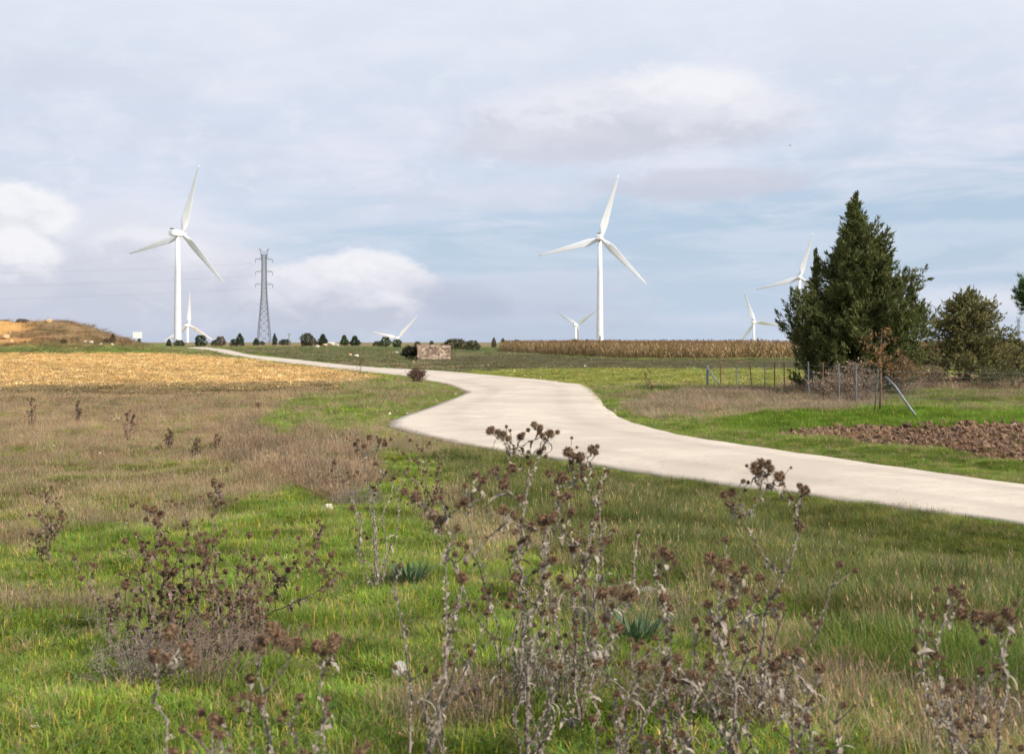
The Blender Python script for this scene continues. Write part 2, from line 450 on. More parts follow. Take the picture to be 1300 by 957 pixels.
def corn(name, seed):
    r = np.random.default_rng(seed); b = MB(); Hh = 1.9
    for s in range(1):
        b.tube([(0,0,0),(.02,0,.9),(.03,.01,1.6),(.05,.02,1.95)], [.022,.018,.012,.006], 4, c=(.9,.8,.7))
    V = []; C = []
    for k in range(13):
        z = .25+.125*k+r.normal(0, .03); az = r.random()*2*PI; L = .42+.2*r.random()
        q, _ = blade_quads(np.array([[.02, 0, z]]), np.array([az]), np.array([L*.35]), np.array([.085]), np.array([2.2]), curl=.1, seg=1)
        V.append(q)
        tip = (q[0, 2]+q[0, 3])/2; d = np.array([math.cos(az), math.sin(az), 0]); s = np.array([-d[1], d[0], 0])*.045
        e = tip+d*.08-np.array([0, 0, L*.6]); V.append(np.array([[tip-s, tip+s, e+s*.5, e-s*.5]]))
        t = .6+.8*r.random(); C += [(t*1.05, t, t*.9)]*2
    for k in range(6):
        a = r.random()*2*PI; p = np.array([[.05, .02, 1.85]]); q, _ = blade_quads(p, np.array([a]), np.array([.28]), np.array([.035]), np.array([.5]), seg=1); V.append(q); C.append((.8, .6, .45))
    z = 1.0+.2*r.random(); b.tube([(.03,0,z),(.10,.02,z+.22)], [.045,.03], 5, c=(1.5,1.3,.9))
    me0V = np.concatenate(V); b.add(me0V.reshape(-1, 3), np.arange(len(me0V)*4).reshape(-1, 4)); b.C[-1] = np.repeat(np.array(C), 4, 0)
    me = b.mesh(name, False, 'var'); me.materials.append(M_grass); return me
def src(me):          # source meshes live only inside the geometry-node tree
    return bpy.data.objects.new(me.name, me)
def scatter(name, P, rot, scl, idx, col, sources, label, cat, kind='stuff'):
    me = bpy.data.meshes.new(name+'_points'); me.vertices.add(len(P)); me.vertices.foreach_set('co', np.asarray(P, np.float32).ravel())
    a = me.attributes.new('rot', 'FLOAT_VECTOR', 'POINT'); a.data.foreach_set('vector', np.asarray(rot, np.float32).ravel())
    a = me.attributes.new('scl', 'FLOAT_VECTOR', 'POINT'); a.data.foreach_set('vector', np.asarray(scl, np.float32).ravel())
    a = me.attributes.new('idx', 'INT', 'POINT'); a.data.foreach_set('value', np.asarray(idx, np.int32))
    vcol(me, col)
    ng = bpy.data.node_groups.new(name+'_gn', 'GeometryNodeTree')
    ng.interface.new_socket('Geometry', in_out='INPUT', socket_type='NodeSocketGeometry')
    ng.interface.new_socket('Geometry', in_out='OUTPUT', socket_type='NodeSocketGeometry')
    N = ng.nodes; L = ng.links
    gi = N.new('NodeGroupInput'); go = N.new('NodeGroupOutput'); iop = N.new('GeometryNodeInstanceOnPoints')
    jn = N.new('GeometryNodeJoinGeometry')
    for m in sources[::-1]:      # the join node hands its inputs on last-first
        oi = N.new('GeometryNodeObjectInfo'); oi.inputs['Object'].default_value = src(m); oi.inputs['As Instance'].default_value = True
        L.new(oi.outputs['Geometry'], jn.inputs[0])
    def attr(nm, ty):
        n = N.new('GeometryNodeInputNamedAttribute'); n.data_type = ty; n.inputs['Name'].default_value = nm; return n.outputs[0]
    L.new(gi.outputs[0], iop.inputs['Points']); L.new(jn.outputs[0], iop.inputs['Instance']); iop.inputs['Pick Instance'].default_value = True
    L.new(attr('idx', 'INT'), iop.inputs['Instance Index'])
    L.new(attr('scl', 'FLOAT_VECTOR'), iop.inputs['Scale'])
    e2r = N.new('FunctionNodeEulerToRotation'); L.new(attr('rot', 'FLOAT_VECTOR'), e2r.inputs[0]); L.new(e2r.outputs[0], iop.inputs['Rotation'])
    L.new(iop.outputs[0], go.inputs[0])
    o = obj(name, me); mod = o.modifiers.new('scatter', 'NODES'); mod.node_group = ng
    tag(o, label, cat, kind=kind); return o

short = [tuft('short_tuft', 52, .12, .062, .0055, .8, seed=s) for s in (1, 2, 3)]
longt = [tuft('long_tuft', 36, .13, .17, .0045, .75, seed=s, seg=3, wither=.3) for s in (4, 5, 6)]
dryt = [tuft('dry_tuft', 24, .15, .27, .0038, .45, (.6, 1.4), seg=2, heads=True, seed=s, wither=0) for s in (7, 8, 9)]
stub = [tuft('stubble_tuft', 30, .2, .09, .018, 1.0, (.5, 1.6), seg=1, seed=s, wither=0) for s in (10, 11, 12)]
strw = [tuft('straw_tuft', 34, .17, .05, .005, 3.2, (.6, 1.5), seg=2, seed=s, wither=0) for s in (13, 14, 15)]
def rosette(seed):
    r = np.random.default_rng(seed); n = 14; a = r.random(n)*6.28; P = np.stack([.015*np.cos(a), .015*np.sin(a), np.full(n, .0)], 1)
    V, sg = blade_quads(P, a, .035+.04*r.random(n), np.full(n, .022), r.uniform(.9, 2.2, n), curl=.2, seg=3); tv = .6+.8*r.random((n, 1))
    me = quads_mesh('rosette', V, np.tile(np.hstack([tv, tv, tv]), (3, 1)), 'var'); me.materials.append(M_grass); return me
coar = [rosette(s) for s in (16, 17, 18)]
ALLT = short+longt+dryt+stub+strw+coar
SH, LO, DR, ST, SW, CO = range(6)
def sample(n, d0, d1, half=.47, power=1.0):
    """ground points, density falling with distance"""
    u = rng.random(n)
    if power == 2: d = d0*(d1/d0)**u
    elif power == 3: d = 1/(1/d0+u*(1/d1-1/d0))
    else: d = np.sqrt(d0*d0+u*(d1*d1-d0*d0))
    x = (rng.random(n)*2-1)*(half*d+2.0); return x, d
GX, GD = [], []
for (n, a, b_, p) in ((22000, 3.2, 8, 1), (72000, 6, 18, 1.0), (110000, 15, 60, 2), (130000, 40, 330, 3)):
    x, d = sample(n, a, b_, power=p); GX.append(x); GD.append(d)
X = np.concatenate(GX); Y = np.concatenate(GD)
rsd = road_sd(X, Y); keep = rsd > -.14+.22*rng.random(len(X))**1.5+.34*(fbm(X*2.2+3, Y*2.2)-.5); X, Y, rsd = X[keep], Y[keep], rsd[keep]
hz = H(X, Y, rsd)
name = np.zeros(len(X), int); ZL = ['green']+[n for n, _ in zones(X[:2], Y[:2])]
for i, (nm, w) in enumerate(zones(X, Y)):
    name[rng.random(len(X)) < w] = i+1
patch = fbm(X*.55+31, Y*.55); patch2 = fbm(X*.22-9, Y*.30+4)
R1 = rng.random(len(X)); R2 = rng.random(len(X))
typ = np.zeros(len(X), int); col = np.zeros((len(X), 3)); s = np.ones(len(X)); drop = np.zeros(len(X), bool)
def setz(nm, specs, dens=1.0, jitter=.15):
    """specs: (fraction, type, colour, scale)"""
    m = name == ZL.index(nm); acc = 0
    for (f, ty, c, sca) in specs:
        mm = m & (R1 >= acc) & (R1 < acc+f); acc += f
        typ[mm] = ty; col[mm] = c; s[mm] = sca
    drop[m & (rng.random(len(X)) > dens)] = True
G1 = (.225,.335,.038); G2 = (.125,.215,.03); GY = (.36,.37,.07); OL = (.16,.17,.05); DRY = (.36,.29,.175); DRP = (.36,.285,.175); TAN = (.46,.36,.21)
setz('green', [(.50,SH,G1,1.15),(.13,SH,GY,1.1),(.12,LO,G2,.7),(.11,CO,(.14,.25,.05),1.0),(.05,LO,DRY,.6),(.09,SW,DRY,1.1)])
setz('olive', [(.30,LO,(.17,.21,.045),.95),(.28,LO,(.085,.125,.028),1.0),(.05,DR,DRY,.7),(.05,CO,(.14,.22,.05),1.),(.22,SH,(.20,.25,.045),1.5),(.12,SW,DRY,.9)])
setz('straw', [(.46,SW,(.42,.33,.21),1.2),(.06,DR,DRY,.7),(.22,SH,G1,1.1),(.18,LO,G2,.8),(.08,LO,TAN,.7)])
setz('dryleft', [(.26,DR,DRP,.6),(.14,LO,(.34,.27,.15),.7),(.24,SH,(.22,.235,.06),1.1),(.16,SW,DRY,1.2),(.20,SH,G1,1.2)])
setz('thicket', [(.36,DR,(.36,.29,.185),.85),(.24,LO,(.32,.26,.15),1.1),(.12,DR,(.20,.15,.10),.8),(.28,SH,(.2,.24,.05),1.3)])
setz('bank', [(.62,SH,G1,1.3),(.22,LO,G2,.7),(.10,LO,DRY,.7),(.06,DR,DRP,.7)])
setz('gold', [(.60,ST,(.76,.54,.235),.75),(.24,ST,(.54,.37,.15),.75),(.16,ST,(.22,.155,.075),.7)])
setz('cloudshade_tint', [(.38,ST,(.26,.19,.09),.9),(.16,ST,(.60,.43,.2),.8),(.3,SH,(.12,.12,.04),1.2),(.10,ST,(.5,.35,.15),.8),(.10,DR,DRP,.6)])  # tuft colours darkened to carry the painted cloud shadow
setz('farverge', [(.7,SH,(.21,.28,.07),1.4),(.3,ST,(.34,.26,.13),1)])
setz('pasture', [(.55,SH,(.135,.185,.05),1.3),(.2,SH,(.13,.12,.06),1.4),(.15,ST,(.2,.17,.09),1.),(.10,SW,DRY,1.2)])
setz('oliveback', [(.6,SH,(.12,.135,.055),1.3),(.4,SW,(.20,.155,.085),1.4)])
setz('yellowfield', [(.6,SH,(.30,.34,.07),1.3),(.25,SH,(.20,.27,.05),1.3),(.15,ST,(.40,.36,.12),.9)])
setz('verge', [(.6,SH,(.18,.27,.04),1.4),(.16,LO,G2,.8),(.12,LO,DRY,.7),(.12,SH,GY,1.2)])
setz('drystrip', [(.36,DR,(.34,.28,.19),.8),(.24,LO,DRY,.9),(.40,SH,(.19,.23,.055),1.5)])
setz('brightbank', [(.70,SH,(.17,.29,.03),1.6),(.2,LO,(.14,.22,.03),.8),(.10,SH,OL,1.2)])
setz('soil', [(.5,SH,G2,.9),(.5,SW,DRY,.8)], .05)
setz('undertree', [(.4,DR,DRP,1.1),(.3,SH,OL,1.4),(.3,LO,DRY,1.)])
setz('plain', [(.5,ST,(.34,.26,.14),1.4),(.3,DR,DRP,1.5),(.2,SH,OL,1.5)])
setz('mound', [(.45,DR,(.36,.25,.14),.9),(.25,LO,(.26,.17,.09),1.2),(.30,SH,(.2,.19,.075),1.8)])
setz('quarry', [(1, ST, (.5,.33,.15), 1)], .06)
# patches of drier growth run through the greens, and green through the dry
g = (name == 0) | (name == ZL.index('bank')) | (name == ZL.index('verge'))
pm = g & (patch > .57) & (R2 < .5); typ[pm] = np.where(R1[pm] < .5, DR, SW); col[pm] = np.where(R1[pm, None] < .5, DRP, DRY); s[pm] = .6
pm = (name == ZL.index('dryleft')) & (patch2 > .50+.14*(pxpy(X, Y, hz)[1] < 570)) & (R2 < .6); typ[pm] = SH; col[pm] = (.19,.235,.04); s[pm] = 1.2
pm = (name == ZL.index('pasture')) & (patch2 > .53) & (R2 < .65); typ[pm] = ST; col[pm] = (.26,.20,.11); s[pm] = .9
pm = (name == ZL.index('straw')) & (patch2 > .5) & (R2 < .75); typ[pm] = LO; col[pm] = (.13,.20,.035); s[pm] = .95
PYv = pxpy(X, Y, hz)[1]
pm = (name == ZL.index('dryleft')) & (typ == SH) & (R2 < .62*sstep(590, 545, PYv)); typ[pm] = np.where(R1[pm] < .6, DR, SW); col[pm] = (.42,.32,.19); s[pm] = .6
pm = (name == 0) & (PYv < 660) & (X < 0) & (R2 < .45*sstep(665, 600, PYv)*sstep(.42, .5, patch)); typ[pm] = DR; col[pm] = DRP; s[pm] = .6
pm = (name == ZL.index('thicket')) & (patch < .5) & (R2 < .5); typ[pm] = SH; col[pm] = (.2,.22,.055); s[pm] = 1.2
pm = (name == ZL.index('drystrip')) & (patch < .47) & (R2 < .6); typ[pm] = SH; col[pm] = (.19,.24,.05); s[pm] = 1.4
pm = (name == ZL.index('olive')) & (patch < .42) & (R2 < .6); typ[pm] = SH; col[pm] = (.15,.19,.035); s[pm] = 1.3
verge_s = 1-.45*np.exp(-(rsd/(.7+.9*(np.abs(X) < 40)*(Y < 22)))**2)     # mown short at the road edge
grow = np.clip(Y/26, 1, 5.0)**.55        # sparser, bulkier clumps far off
shp = (.75+.5*rng.random(len(X)))*s*verge_s
wid = shp*grow*(1+.8*sstep(20, 60, Y)); hei = shp*(1+.25*(grow-1))
hei *= .55+.95*patch*(.6+.8*fbm(X*2.1, Y*2.1))
cl = fbm(X*2.6+5, Y*2.6)
col = col*(.55+.9*cl[:, None])*(.74+.52*rng.random((len(X), 1)))*(.82+.36*patch2[:, None])
col[:, 0] *= .92+.2*rng.random(len(X))
k = ~drop & ~((Y > 60) & (typ == DR) & (R2 < .2))
idx = (typ*3+rng.integers(0, 3, len(X)))
n = k.sum()
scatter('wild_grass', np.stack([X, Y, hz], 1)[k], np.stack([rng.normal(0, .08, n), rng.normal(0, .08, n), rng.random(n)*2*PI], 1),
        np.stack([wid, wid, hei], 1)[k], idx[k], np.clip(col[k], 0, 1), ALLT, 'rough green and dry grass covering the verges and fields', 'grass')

# corn crop
cp = np.array([G(636, 446),  G(700, 450.3), G(760, 453.5), G(800, 455.5), G(900, 456), G(1010, 454.5), G(1500, 454)])
front = cp; back = cp[::-1]*1.0; back = np.array([(x*(1+75/math.hypot(x, y)), y+75) for x, y in cp[::-1]])
poly = np.vstack([front, back])
xs = np.arange(poly[:, 0].min(), poly[:, 0].max(), .75); ys = np.arange(poly[:, 1].min(), poly[:, 1].max(), .42)
CX, CY = np.meshgrid(xs, ys); CX = CX.ravel(); CY = CY.ravel()
CX = CX+rng.normal(0, .10, len(CX)); CY = CY+rng.normal(0, .15, len(CY))
ins = inside(poly, CX, CY) & ((edist(front, CX, CY, False) < 26) | (rng.random(len(CX)) < .35)); CX, CY = CX[ins], CY[ins]
n = len(CX); hc = H(CX, CY); cs = .70+.32*rng.random(n)+.4*(fbm(CX*.25, CY*.25)-.5)
cc = np.array((.40,.295,.17))*(.65+.6*rng.random((n, 1))); gm = rng.random(n) < .15; cc[gm] = np.array((.24,.20,.09))
scatter('corn_crop', np.stack([CX, CY, hc], 1), np.stack([rng.normal(0, .07, n), rng.normal(0, .07, n), rng.random(n)*6.28], 1),
        np.stack([cs*1.2, cs*1.2, cs], 1), rng.integers(0, 3, n), cc, [corn('corn_plant', 1), corn('corn_plant', 2), corn('corn_plant', 3)],
        'standing crop of dried brown corn along the horizon', 'corn crop')

# clods on the ploughed patch
xs = rng.random(150000)*30+5; ys = rng.random(150000)*20+18
zz = dict(zones(xs, ys)); m = (rng.random(len(xs)) < zz['soil']); xs, ys = xs[m], ys[m]; n = len(xs)
sz = .014+.12*rng.random(n)**6; cc = np.array((.165,.098,.055))*(.5+.9*rng.random((n, 1)))
M_clod = leafmat('clods', 'inst', 0)
scatter('soil_clods', np.stack([xs, ys, H(xs, ys)+sz*.15], 1), rng.random((n, 3))*6.28, np.stack([sz, sz, sz], 1)*np.array([1.2, 1, .9]), rng.integers(0, 3, n), cc,
        [clod('clod', 1, M_clod), clod('clod', 2, M_clod), clod('clod', 3, M_clod)], 'reddish brown clods of ploughed soil', 'soil')
# pebbles
x, d = sample(5000, 4, 160, power=2); rs_ = road_sd(x, d); m = (rs_ > .05); x, d = x[m], d[m]; n = len(x)
sz = (.012+.05*rng.random(n)**3)*np.clip(d/20, 1, 3)
scatter('pebble_gravel', np.stack([x, d, H(x, d)+sz*.2], 1), rng.random((n, 3))*6.28, np.stack([sz, sz, sz*.7], 1), rng.integers(0, 3, n),
        np.array((.55,.47,.37))*(.6+.5*rng.random((n, 1))), [clod('pebble', 5, M_clod), clod('pebble', 6, M_clod), clod('pebble', 7, M_clod)], 'small pale limestone pebbles strewn in the grass', 'gravel')

# ------------------------------------------------------------------ wind turbines
def blade_mesh(R):
    b = MB(); st = [(.0,1.0,1.0,0),(.03,1.0,1.0,0),(.08,1.5,.8,.25),(.16,2.05,.5,.22),(.22,2.1,.38,.19),(.4,1.6,.26,.12),(.6,1.15,.17,.07),(.8,.75,.11,.04),(.95,.42,.06,.02),(1.0,.12,.03,0)]
    V = []; K = 14
    for (t, ch, th, tw) in st:
        for j in range(K):
            a = 2*PI*j/K; x = math.cos(a)*ch*1.22; y = math.sin(a)*th*(1 if t < .1 else (.6+.4*math.cos(a)))
            off = -.45*(ch-1.0) if t < .3 else -.45*(ch-1.0)
            x += off*.8
            c, s_ = math.cos(tw*2.2), math.sin(tw*2.2)
            V.append((x*c-y*s_, x*s_+y*c+.9*t*t, t*R))
    Fc = [(i*K+j, i*K+(j+1) % K, (i+1)*K+(j+1) % K, (i+1)*K+j) for i in range(len(st)-1) for j in range(K)]
    Fc += [tuple(range(K))[::-1], tuple((len(st)-1)*K+j for j in range(K))]
    b.add(V, Fc); return b.mesh('blade', True)
BLADE = blade_mesh(42.0)
TOWER = MB(); TOWER.tube([(0,0,-3),(0,0,0),(0,0,22),(0,0,44),(0,0,65.6)], [2.35,2.3,2.0,1.7,1.25], 28)
for zf in (22, 44): TOWER.tube([(0,0,zf-.12),(0,0,zf+.12)], [2.06 if zf == 22 else 1.76]*2, 28)
TOWER.tube([(0,0,-.6),(0,0,.35)], [3.4,3.2], 24)
TOWER = TOWER.mesh('tower', True)
DOOR = MB(); DOOR.box((0,-2.3,1.7),(.95,.12,2.3)); DOOR.box((0,-2.7,.3),(1.3,1.0,.4)); DOOR = DOOR.mesh('door')
nb = MB()      # nacelle: lofted box with rounded corners along y
secs = [(-6.6,1.2,1.3,.0),(-6.2,1.75,1.7,0),(-3,1.95,1.95,.05),(2.2,1.9,1.9,.0),(3.4,1.45,1.5,0)]
V = []; K = 16
for (y, w, h, dz) in secs:
    for j in range(K):
        a = 2*PI*j/K; ca, sa = math.cos(a), math.sin(a)
        V.append((w*math.copysign(abs(ca)**.45, ca), y, dz+h*math.copysign(abs(sa)**.45, sa)))
nb.add(V, [(i*K+j, i*K+(j+1) % K, (i+1)*K+(j+1) % K, (i+1)*K+j) for i in range(len(secs)-1) for j in range(K)]+[tuple(range(K)), tuple((len(secs)-1)*K+j for j in range(K))[::-1]])
NAC = nb.mesh('nacelle', False)
vb = MB(); vb.box((0,-5.2,2.35),(2.0,1.6,.7)); vb.tube([(.7,-5.6,2.6),(.7,-5.6,3.9)], .07, 5); vb.tube([(-.7,-5.6,2.6),(-.7,-5.6,3.6)], .07, 5)
VANE = vb.mesh('weather_mast')
hb = MB(); hb.tube([(0,3.4,0),(0,3.9,0),(0,5.6,0),(0,6.6,0),(0,7.2,0),(0,7.4,0)], [1.3,1.65,1.7,1.35,.7,.15], 20); HUB = hb.mesh('hub', True)
def turbine(px, hub_py, dist, yaw, th0, label, R=43.0, hubh=67.0):
    x = (px-HX)/F*dist; hubz = (HY-hub_py)/F*dist; base = hubz-hubh
    t = empty('wind_turbine', (x, dist, base), 0)
    tag(t, label, 'wind turbine', 'white wind turbines across the plain')
    obj('tower', TOWER, M_white, t); obj('door', DOOR, M_grey, t)
    n = obj('nacelle', NAC, M_white, t, (0, 0, hubh)); n.rotation_euler = (0, 0, -math.radians(yaw))
    obj('weather_mast', VANE, M_grey, n)
    h = obj('hub', HUB, M_white, t, (0, 0, hubh)); h.rotation_euler = (0, 0, -math.radians(yaw))
    for k in range(3):
        bl = obj('blade', BLADE, M_white, t)
        a = math.radians(90-(th0+120*k))    # rotate +Z about Y by a gives (sin a,0,cos a)
        Rz = Matrix.Rotation(-math.radians(yaw), 4, 'Z')
        bl.matrix_local = Matrix.Translation((0, 0, hubh)) @ Rz @ Matrix.Translation((0, 4.9, 0)) @ Matrix.Rotation(a, 4, 'Y') @ Matrix.Rotation(math.radians(-8), 4, 'Z') @ Matrix.Translation((0, 0, 1.2))
turbine(225.5, 296.5, 776, 24, 75, 'tall white wind turbine beside the lattice pylon, base behind the yellow field')
turbine(761.5, 302, 838, 12, 75, 'tall white wind turbine rising behind the brown corn field')
turbine(1015, 352, 1205, 22, 75, 'white wind turbine half hidden behind the big dark juniper')
turbine(957, 409, 1680, 30, 112, 'small far wind turbine with hub low above the corn, near the big juniper')
turbine(504, 429, 1830, 15, 48, 'far wind turbine with only two blades above the horizon beyond the stone hut')
turbine(731, 412.5, 1900, 35, 33, 'small far wind turbine with blades in a V beside the tall corn-field turbine')
turbine(238, 413, 1660, 12, 90, 'small far wind turbine seen right behind the tower of the tallest one')

# ------------------------------------------------------------------ pylons
def pylon_mesh(Ht=40.0):
    b = MB()
    prof = [(0,2.6),(.16*Ht,2.15),(.34*Ht,1.55),(.50*Ht,1.12),(.64*Ht,.92),(.82*Ht,.86),(.93*Ht,.86)]
    def w(z):
        return np.interp(z, [p[0] for p in prof], [p[1] for p in prof])
    zs = [0]; z = 0
    while z < .93*Ht-1.2: z += max(1.6, w(z)*1.35); zs.append(min(z, .93*Ht))
    r = .095
    cs = [(1,1),(-1,1),(-1,-1),(1,-1)]
    for (sx, sy) in cs: b.tube([(sx*w(z), sy*w(z), z) for z in zs], r*1.35, 4)
    for i in range(len(zs)-1):
        z0, z1 = zs[i], zs[i+1]; w0, w1 = w(z0), w(z1)
        for k in range(4):
            (ax, ay), (bx_, by_) = cs[k], cs[(k+1) % 4]
            b.tube([(ax*w0, ay*w0, z0), (bx_*w1, by_*w1, z1)], r*.7, 4); b.tube([(bx_*w0, by_*w0, z0), (ax*w1, ay*w1, z1)], r*.7, 4)
            b.tube([(ax*w1, ay*w1, z1), (bx_*w1, by_*w1, z1)], r*.7, 4)
    for sx in (-1, 1):     # V shaped head with two peaks
        for sy in (-1, 1):
            b.tube([(sx*1.0, sy*1.0, .93*Ht), (sx*2.1, 0, Ht)], r, 4); b.tube([(0, 0, .945*Ht), (sx*2.1, 0, Ht)], r, 4)
            b.tube([(sx*1.0, sy*1.0, .88*Ht), (sx*1.5, 0, .96*Ht)], r*.7, 4)
    b.tube([(-1.0,1.0,.93*Ht),(1.0,1.0,.93*Ht)], r, 4)
    return b.mesh('frame')
def arm_mesh():
    b = MB(); L = 3.7
    for s in (1,):
        for sy in (-.8, .8):
            b.tube([(s*.86, sy, 0), (s*L, 0, .1)], .075, 4); b.tube([(s*1.0, sy, .9), (s*L, 0, .12)], .055, 4)
        b.tube([(s*2.2, .6, .05), (s*2.2, -.6, .05)], .07, 4)
    return b.mesh('crossarm')
def insul_mesh():
    b = MB(); P = []; R = []
    for k in range(9): P += [(0, 0, -.15*k), (0, 0, -.15*k-.07)]; R += [.06, .16]
    b.tube(P, R, 6); return b.mesh('insulator')
PM, AM, IM = pylon_mesh(), arm_mesh(), insul_mesh()
def pylon(px, base_py, dist, Ht, label, rz=.35):
    x = (px-HX)/F*dist; z = HZ(x, dist); s_ = Ht/40
    t = empty('power_pylon', (x, dist, z), rz); tag(t, label, 'pylon', 'lattice power pylons'); t.scale = (s_, s_, s_)
    obj('frame', PM, M_lattice, t)
    pts = []
    for zz in (35.2, 29.9, 24.6):
        for sx in (-1, 1):
            a = obj('crossarm', AM, M_lattice, t, (0, 0, zz)); a.rotation_euler = (0, 0, 0 if sx > 0 else PI)
            obj('insulator', IM, M_lattice, a, (3.6, 0, 0))
        pts.append(zz)
    return x, dist, z, s_
x1, y1, z1, _ = pylon(335.3, 434, 546, 40.3, 'dark steel lattice pylon standing alone near the tallest turbine')
px2, py2, pz2, _ = pylon(1293, 434, 1080, 34.5, 'distant pale lattice pylon beneath the pine crown at the picture edge', .2)
# cables run from the main pylon to the next ones out of sight
ca, sa = math.cos(.35), math.sin(.35)
for i, zz in enumerate((35.2, 29.9, 24.6)):
    for sx in (-1, 1):
        ax, ay, az = x1+sx*3.6*ca, y1+sx*3.6*sa, z1+(zz-1.4)*1.007
        b = MB()
        bx_, by_, bz = ax-330, ay-60, az-2
        P = [(ax+(bx_-ax)*t, ay+(by_-ay)*t, az+(bz-az)*t-9*4*t*(1-t)*.6) for t in np.linspace(0, 1, 40)]
        b.tube(P, .011, 4)
        o = obj('power_line', b.mesh('power_line'), M_wire)
        tag(o, '%s power cable hung on the %s side of the dark pylon' % (('top', 'middle', 'lowest')[i], ('near' if sx < 0 else 'far')), 'cable', 'cables from the dark pylon')

# ------------------------------------------------------------------ trees
def spray_quads(base, dirs, L, n, lw, ll, rs, colf, droop=0, spread=.5):
    """leafy sprays: n leaf quads per spray, along dirs"""
    m = len(base); t = rs.random((m, n))
    c = base[:, None, :]+dirs[:, None, :]*(t*L[:, None])[:, :, None]
    sp = rs.normal(0, 1, (m, n, 3))*(L[:, None, None]*.16*(1.15-t[:, :, None]))
    c = c+sp
    d = dirs[:, None, :]+rs.normal(0, spread, (m, n, 3)); d[:, :, 2] += droop
    d /= np.linalg.norm(d, axis=2)[:, :, None]
    s_ = np.cross(d, rs.normal(0, 1, (m, n, 3))); s_ /= np.linalg.norm(s_, axis=2)[:, :, None]
    hw = (lw*(.6+.8*rs.random((m, n))))[:, :, None]; hl = (ll*(.6+.8*rs.random((m, n))))[:, :, None]
    V = np.stack([c-s_*hw*.5, c+s_*hw*.5, c+d*hl+s_*hw*.15, c+d*hl-s_*hw*.15], 2).reshape(-1, 4, 3)
    C = colf(m, n).reshape(-1, 3)
    return V, C
def tree(name_, loc, Hh, prof, nb, label, cat, lc, seed, lw=.05, ll=.11, nspray=16, nleaf=20, up=.5, trunk_r=.16, gap=0, sprl=1., group=None, crown_from=.04, spr=.45, kind2='crown', lean=(0, 0), asym=None):
    """crown: limbs from the trunk, each carrying leafy sprays"""
    rs = np.random.default_rng(seed)
    root = empty(name_, loc); tag(root, label, cat, group)
    tb = MB(); zt = np.linspace(0, Hh*.93, 9); wob = np.cumsum(rs.normal(0, .02*Hh/7, (9, 2)), 0); wob[0] = 0
    wob = wob+np.outer(np.linspace(0, 1, 9), lean)
    tb.tube(np.column_stack([wob, zt-.0]), trunk_r*(1-zt/Hh)**.8+.012, 9)
    tb.V[0][:9, :2] *= 1.3; tb.V[0][:9, 2] -= .15
    B = []; D = []; LL = []; tone = []
    ph = rs.random(6)*6.28
    for i in range(nb):
        hf = crown_from+(1-crown_from)*(1-(1-rs.random())**1.0)*.98
        az = i*2.39996+rs.normal(0, .4)
        lump = 1+.09*math.sin(az*2+ph[0]+hf*7)+.09*math.sin(az*3+ph[1]-hf*13)
        Rr = prof(hf)*(.66+.36*rs.random()**.7+(.26 if rs.random() < .10 and hf > .15 and math.cos(az) > -.2 else 0))*lump
        if asym: Rr *= asym(az, hf)
        zb = hf*Hh*.92; o = np.array([np.interp(zb, zt, wob[:, 0]), np.interp(zb, zt, wob[:, 1]), zb])
        rise = up*(.35+.9*hf)+rs.normal(0, .12)
        d = np.array([math.cos(az), math.sin(az), rise]); 
        tip = o+np.array([d[0]*Rr, d[1]*Rr, rise*Rr*.8]); tip[2] = max(tip[2], .12)
        mid = (o+tip)/2-np.array([0, 0, .08*Rr])
        P = np.array([o, mid, tip]); 
        if Rr > .25: tb.tube(P, [max(.008, trunk_r*.25*(1-hf*.6)), trunk_r*.12, .005], 4, cap=False)
        ns = max(3, int(nspray*(Rr/1.5)**.8)); bt = rs.random()
        for k in range(ns):
            t = .25+.8*(k+rs.random())/ns
            if gap and rs.random() < gap: continue
            p = (1-t)**2*o+2*t*(1-t)*mid+t*t*tip if t <= 1 else tip
            p = p+rs.normal(0, .07*Rr+.03, 3)
            dd = d/np.linalg.norm(d)*.55+np.array([0, 0, up])+rs.normal(0, spr, 3)
            if p[2] < .1: p[2] = .1+.1*rs.random()
            B.append(p); D.append(dd/np.linalg.norm(dd)); LL.append((.22+.26*rs.random())*(Hh/7)**.35*sprl); tone.append(.7+.6*bt*rs.random()+.15*t)
    # leader
    for k in range(10):
        p = np.array([wob[-1, 0], wob[-1, 1], Hh*(.88+.10*k/10)])+rs.normal(0, .03*Hh/7, 3)*(1-k/10); B.append(p); D.append(np.array([rs.normal(0, .25), rs.normal(0, .25), 1.])); LL.append(.3*Hh/7*(1-.04*k)); tone.append(1)
    B, D, LL, tone = map(np.array, (B, D, LL, tone))
    def colf(m, n):
        c = np.tile(np.array(lc), (m, n, 1))*tone[:, None, None]*(.6+.75*rs.random((m, n, 1)))
        c[:, :, 0] *= .85+.4*rs.random((m, n)); return c
    V, C = spray_quads(B, D, LL, nleaf, lw, ll, rs, colf, spread=.38)
    me = quads_mesh(kind2, V, C)
    obj('trunk', tb.mesh('trunk', True), M_bark, root); cr = obj(kind2, me, M_leaf, root)
    return root
def P3(px, py, **k):
    x, y = G(px, py, **k); return (x, y, HZ(x, y)-.02)
jprof = lambda h: 2.12*np.interp(h, [0,.05,.15,.28,.4,.5,.6,.72,.82,.92,1], [.66,.86,1.04,1.05,.95,.84,.67,.43,.21,.06,.01])
def jas(az, hf):
    a = 1.0
    if math.cos(az) < -.3: a *= .9
    if hf > .34 and math.cos(az) < 0: a *= 1+.46*math.cos(az)*min(1, (hf-.34)/.14)
    return a
loc = P3(1086, 503)
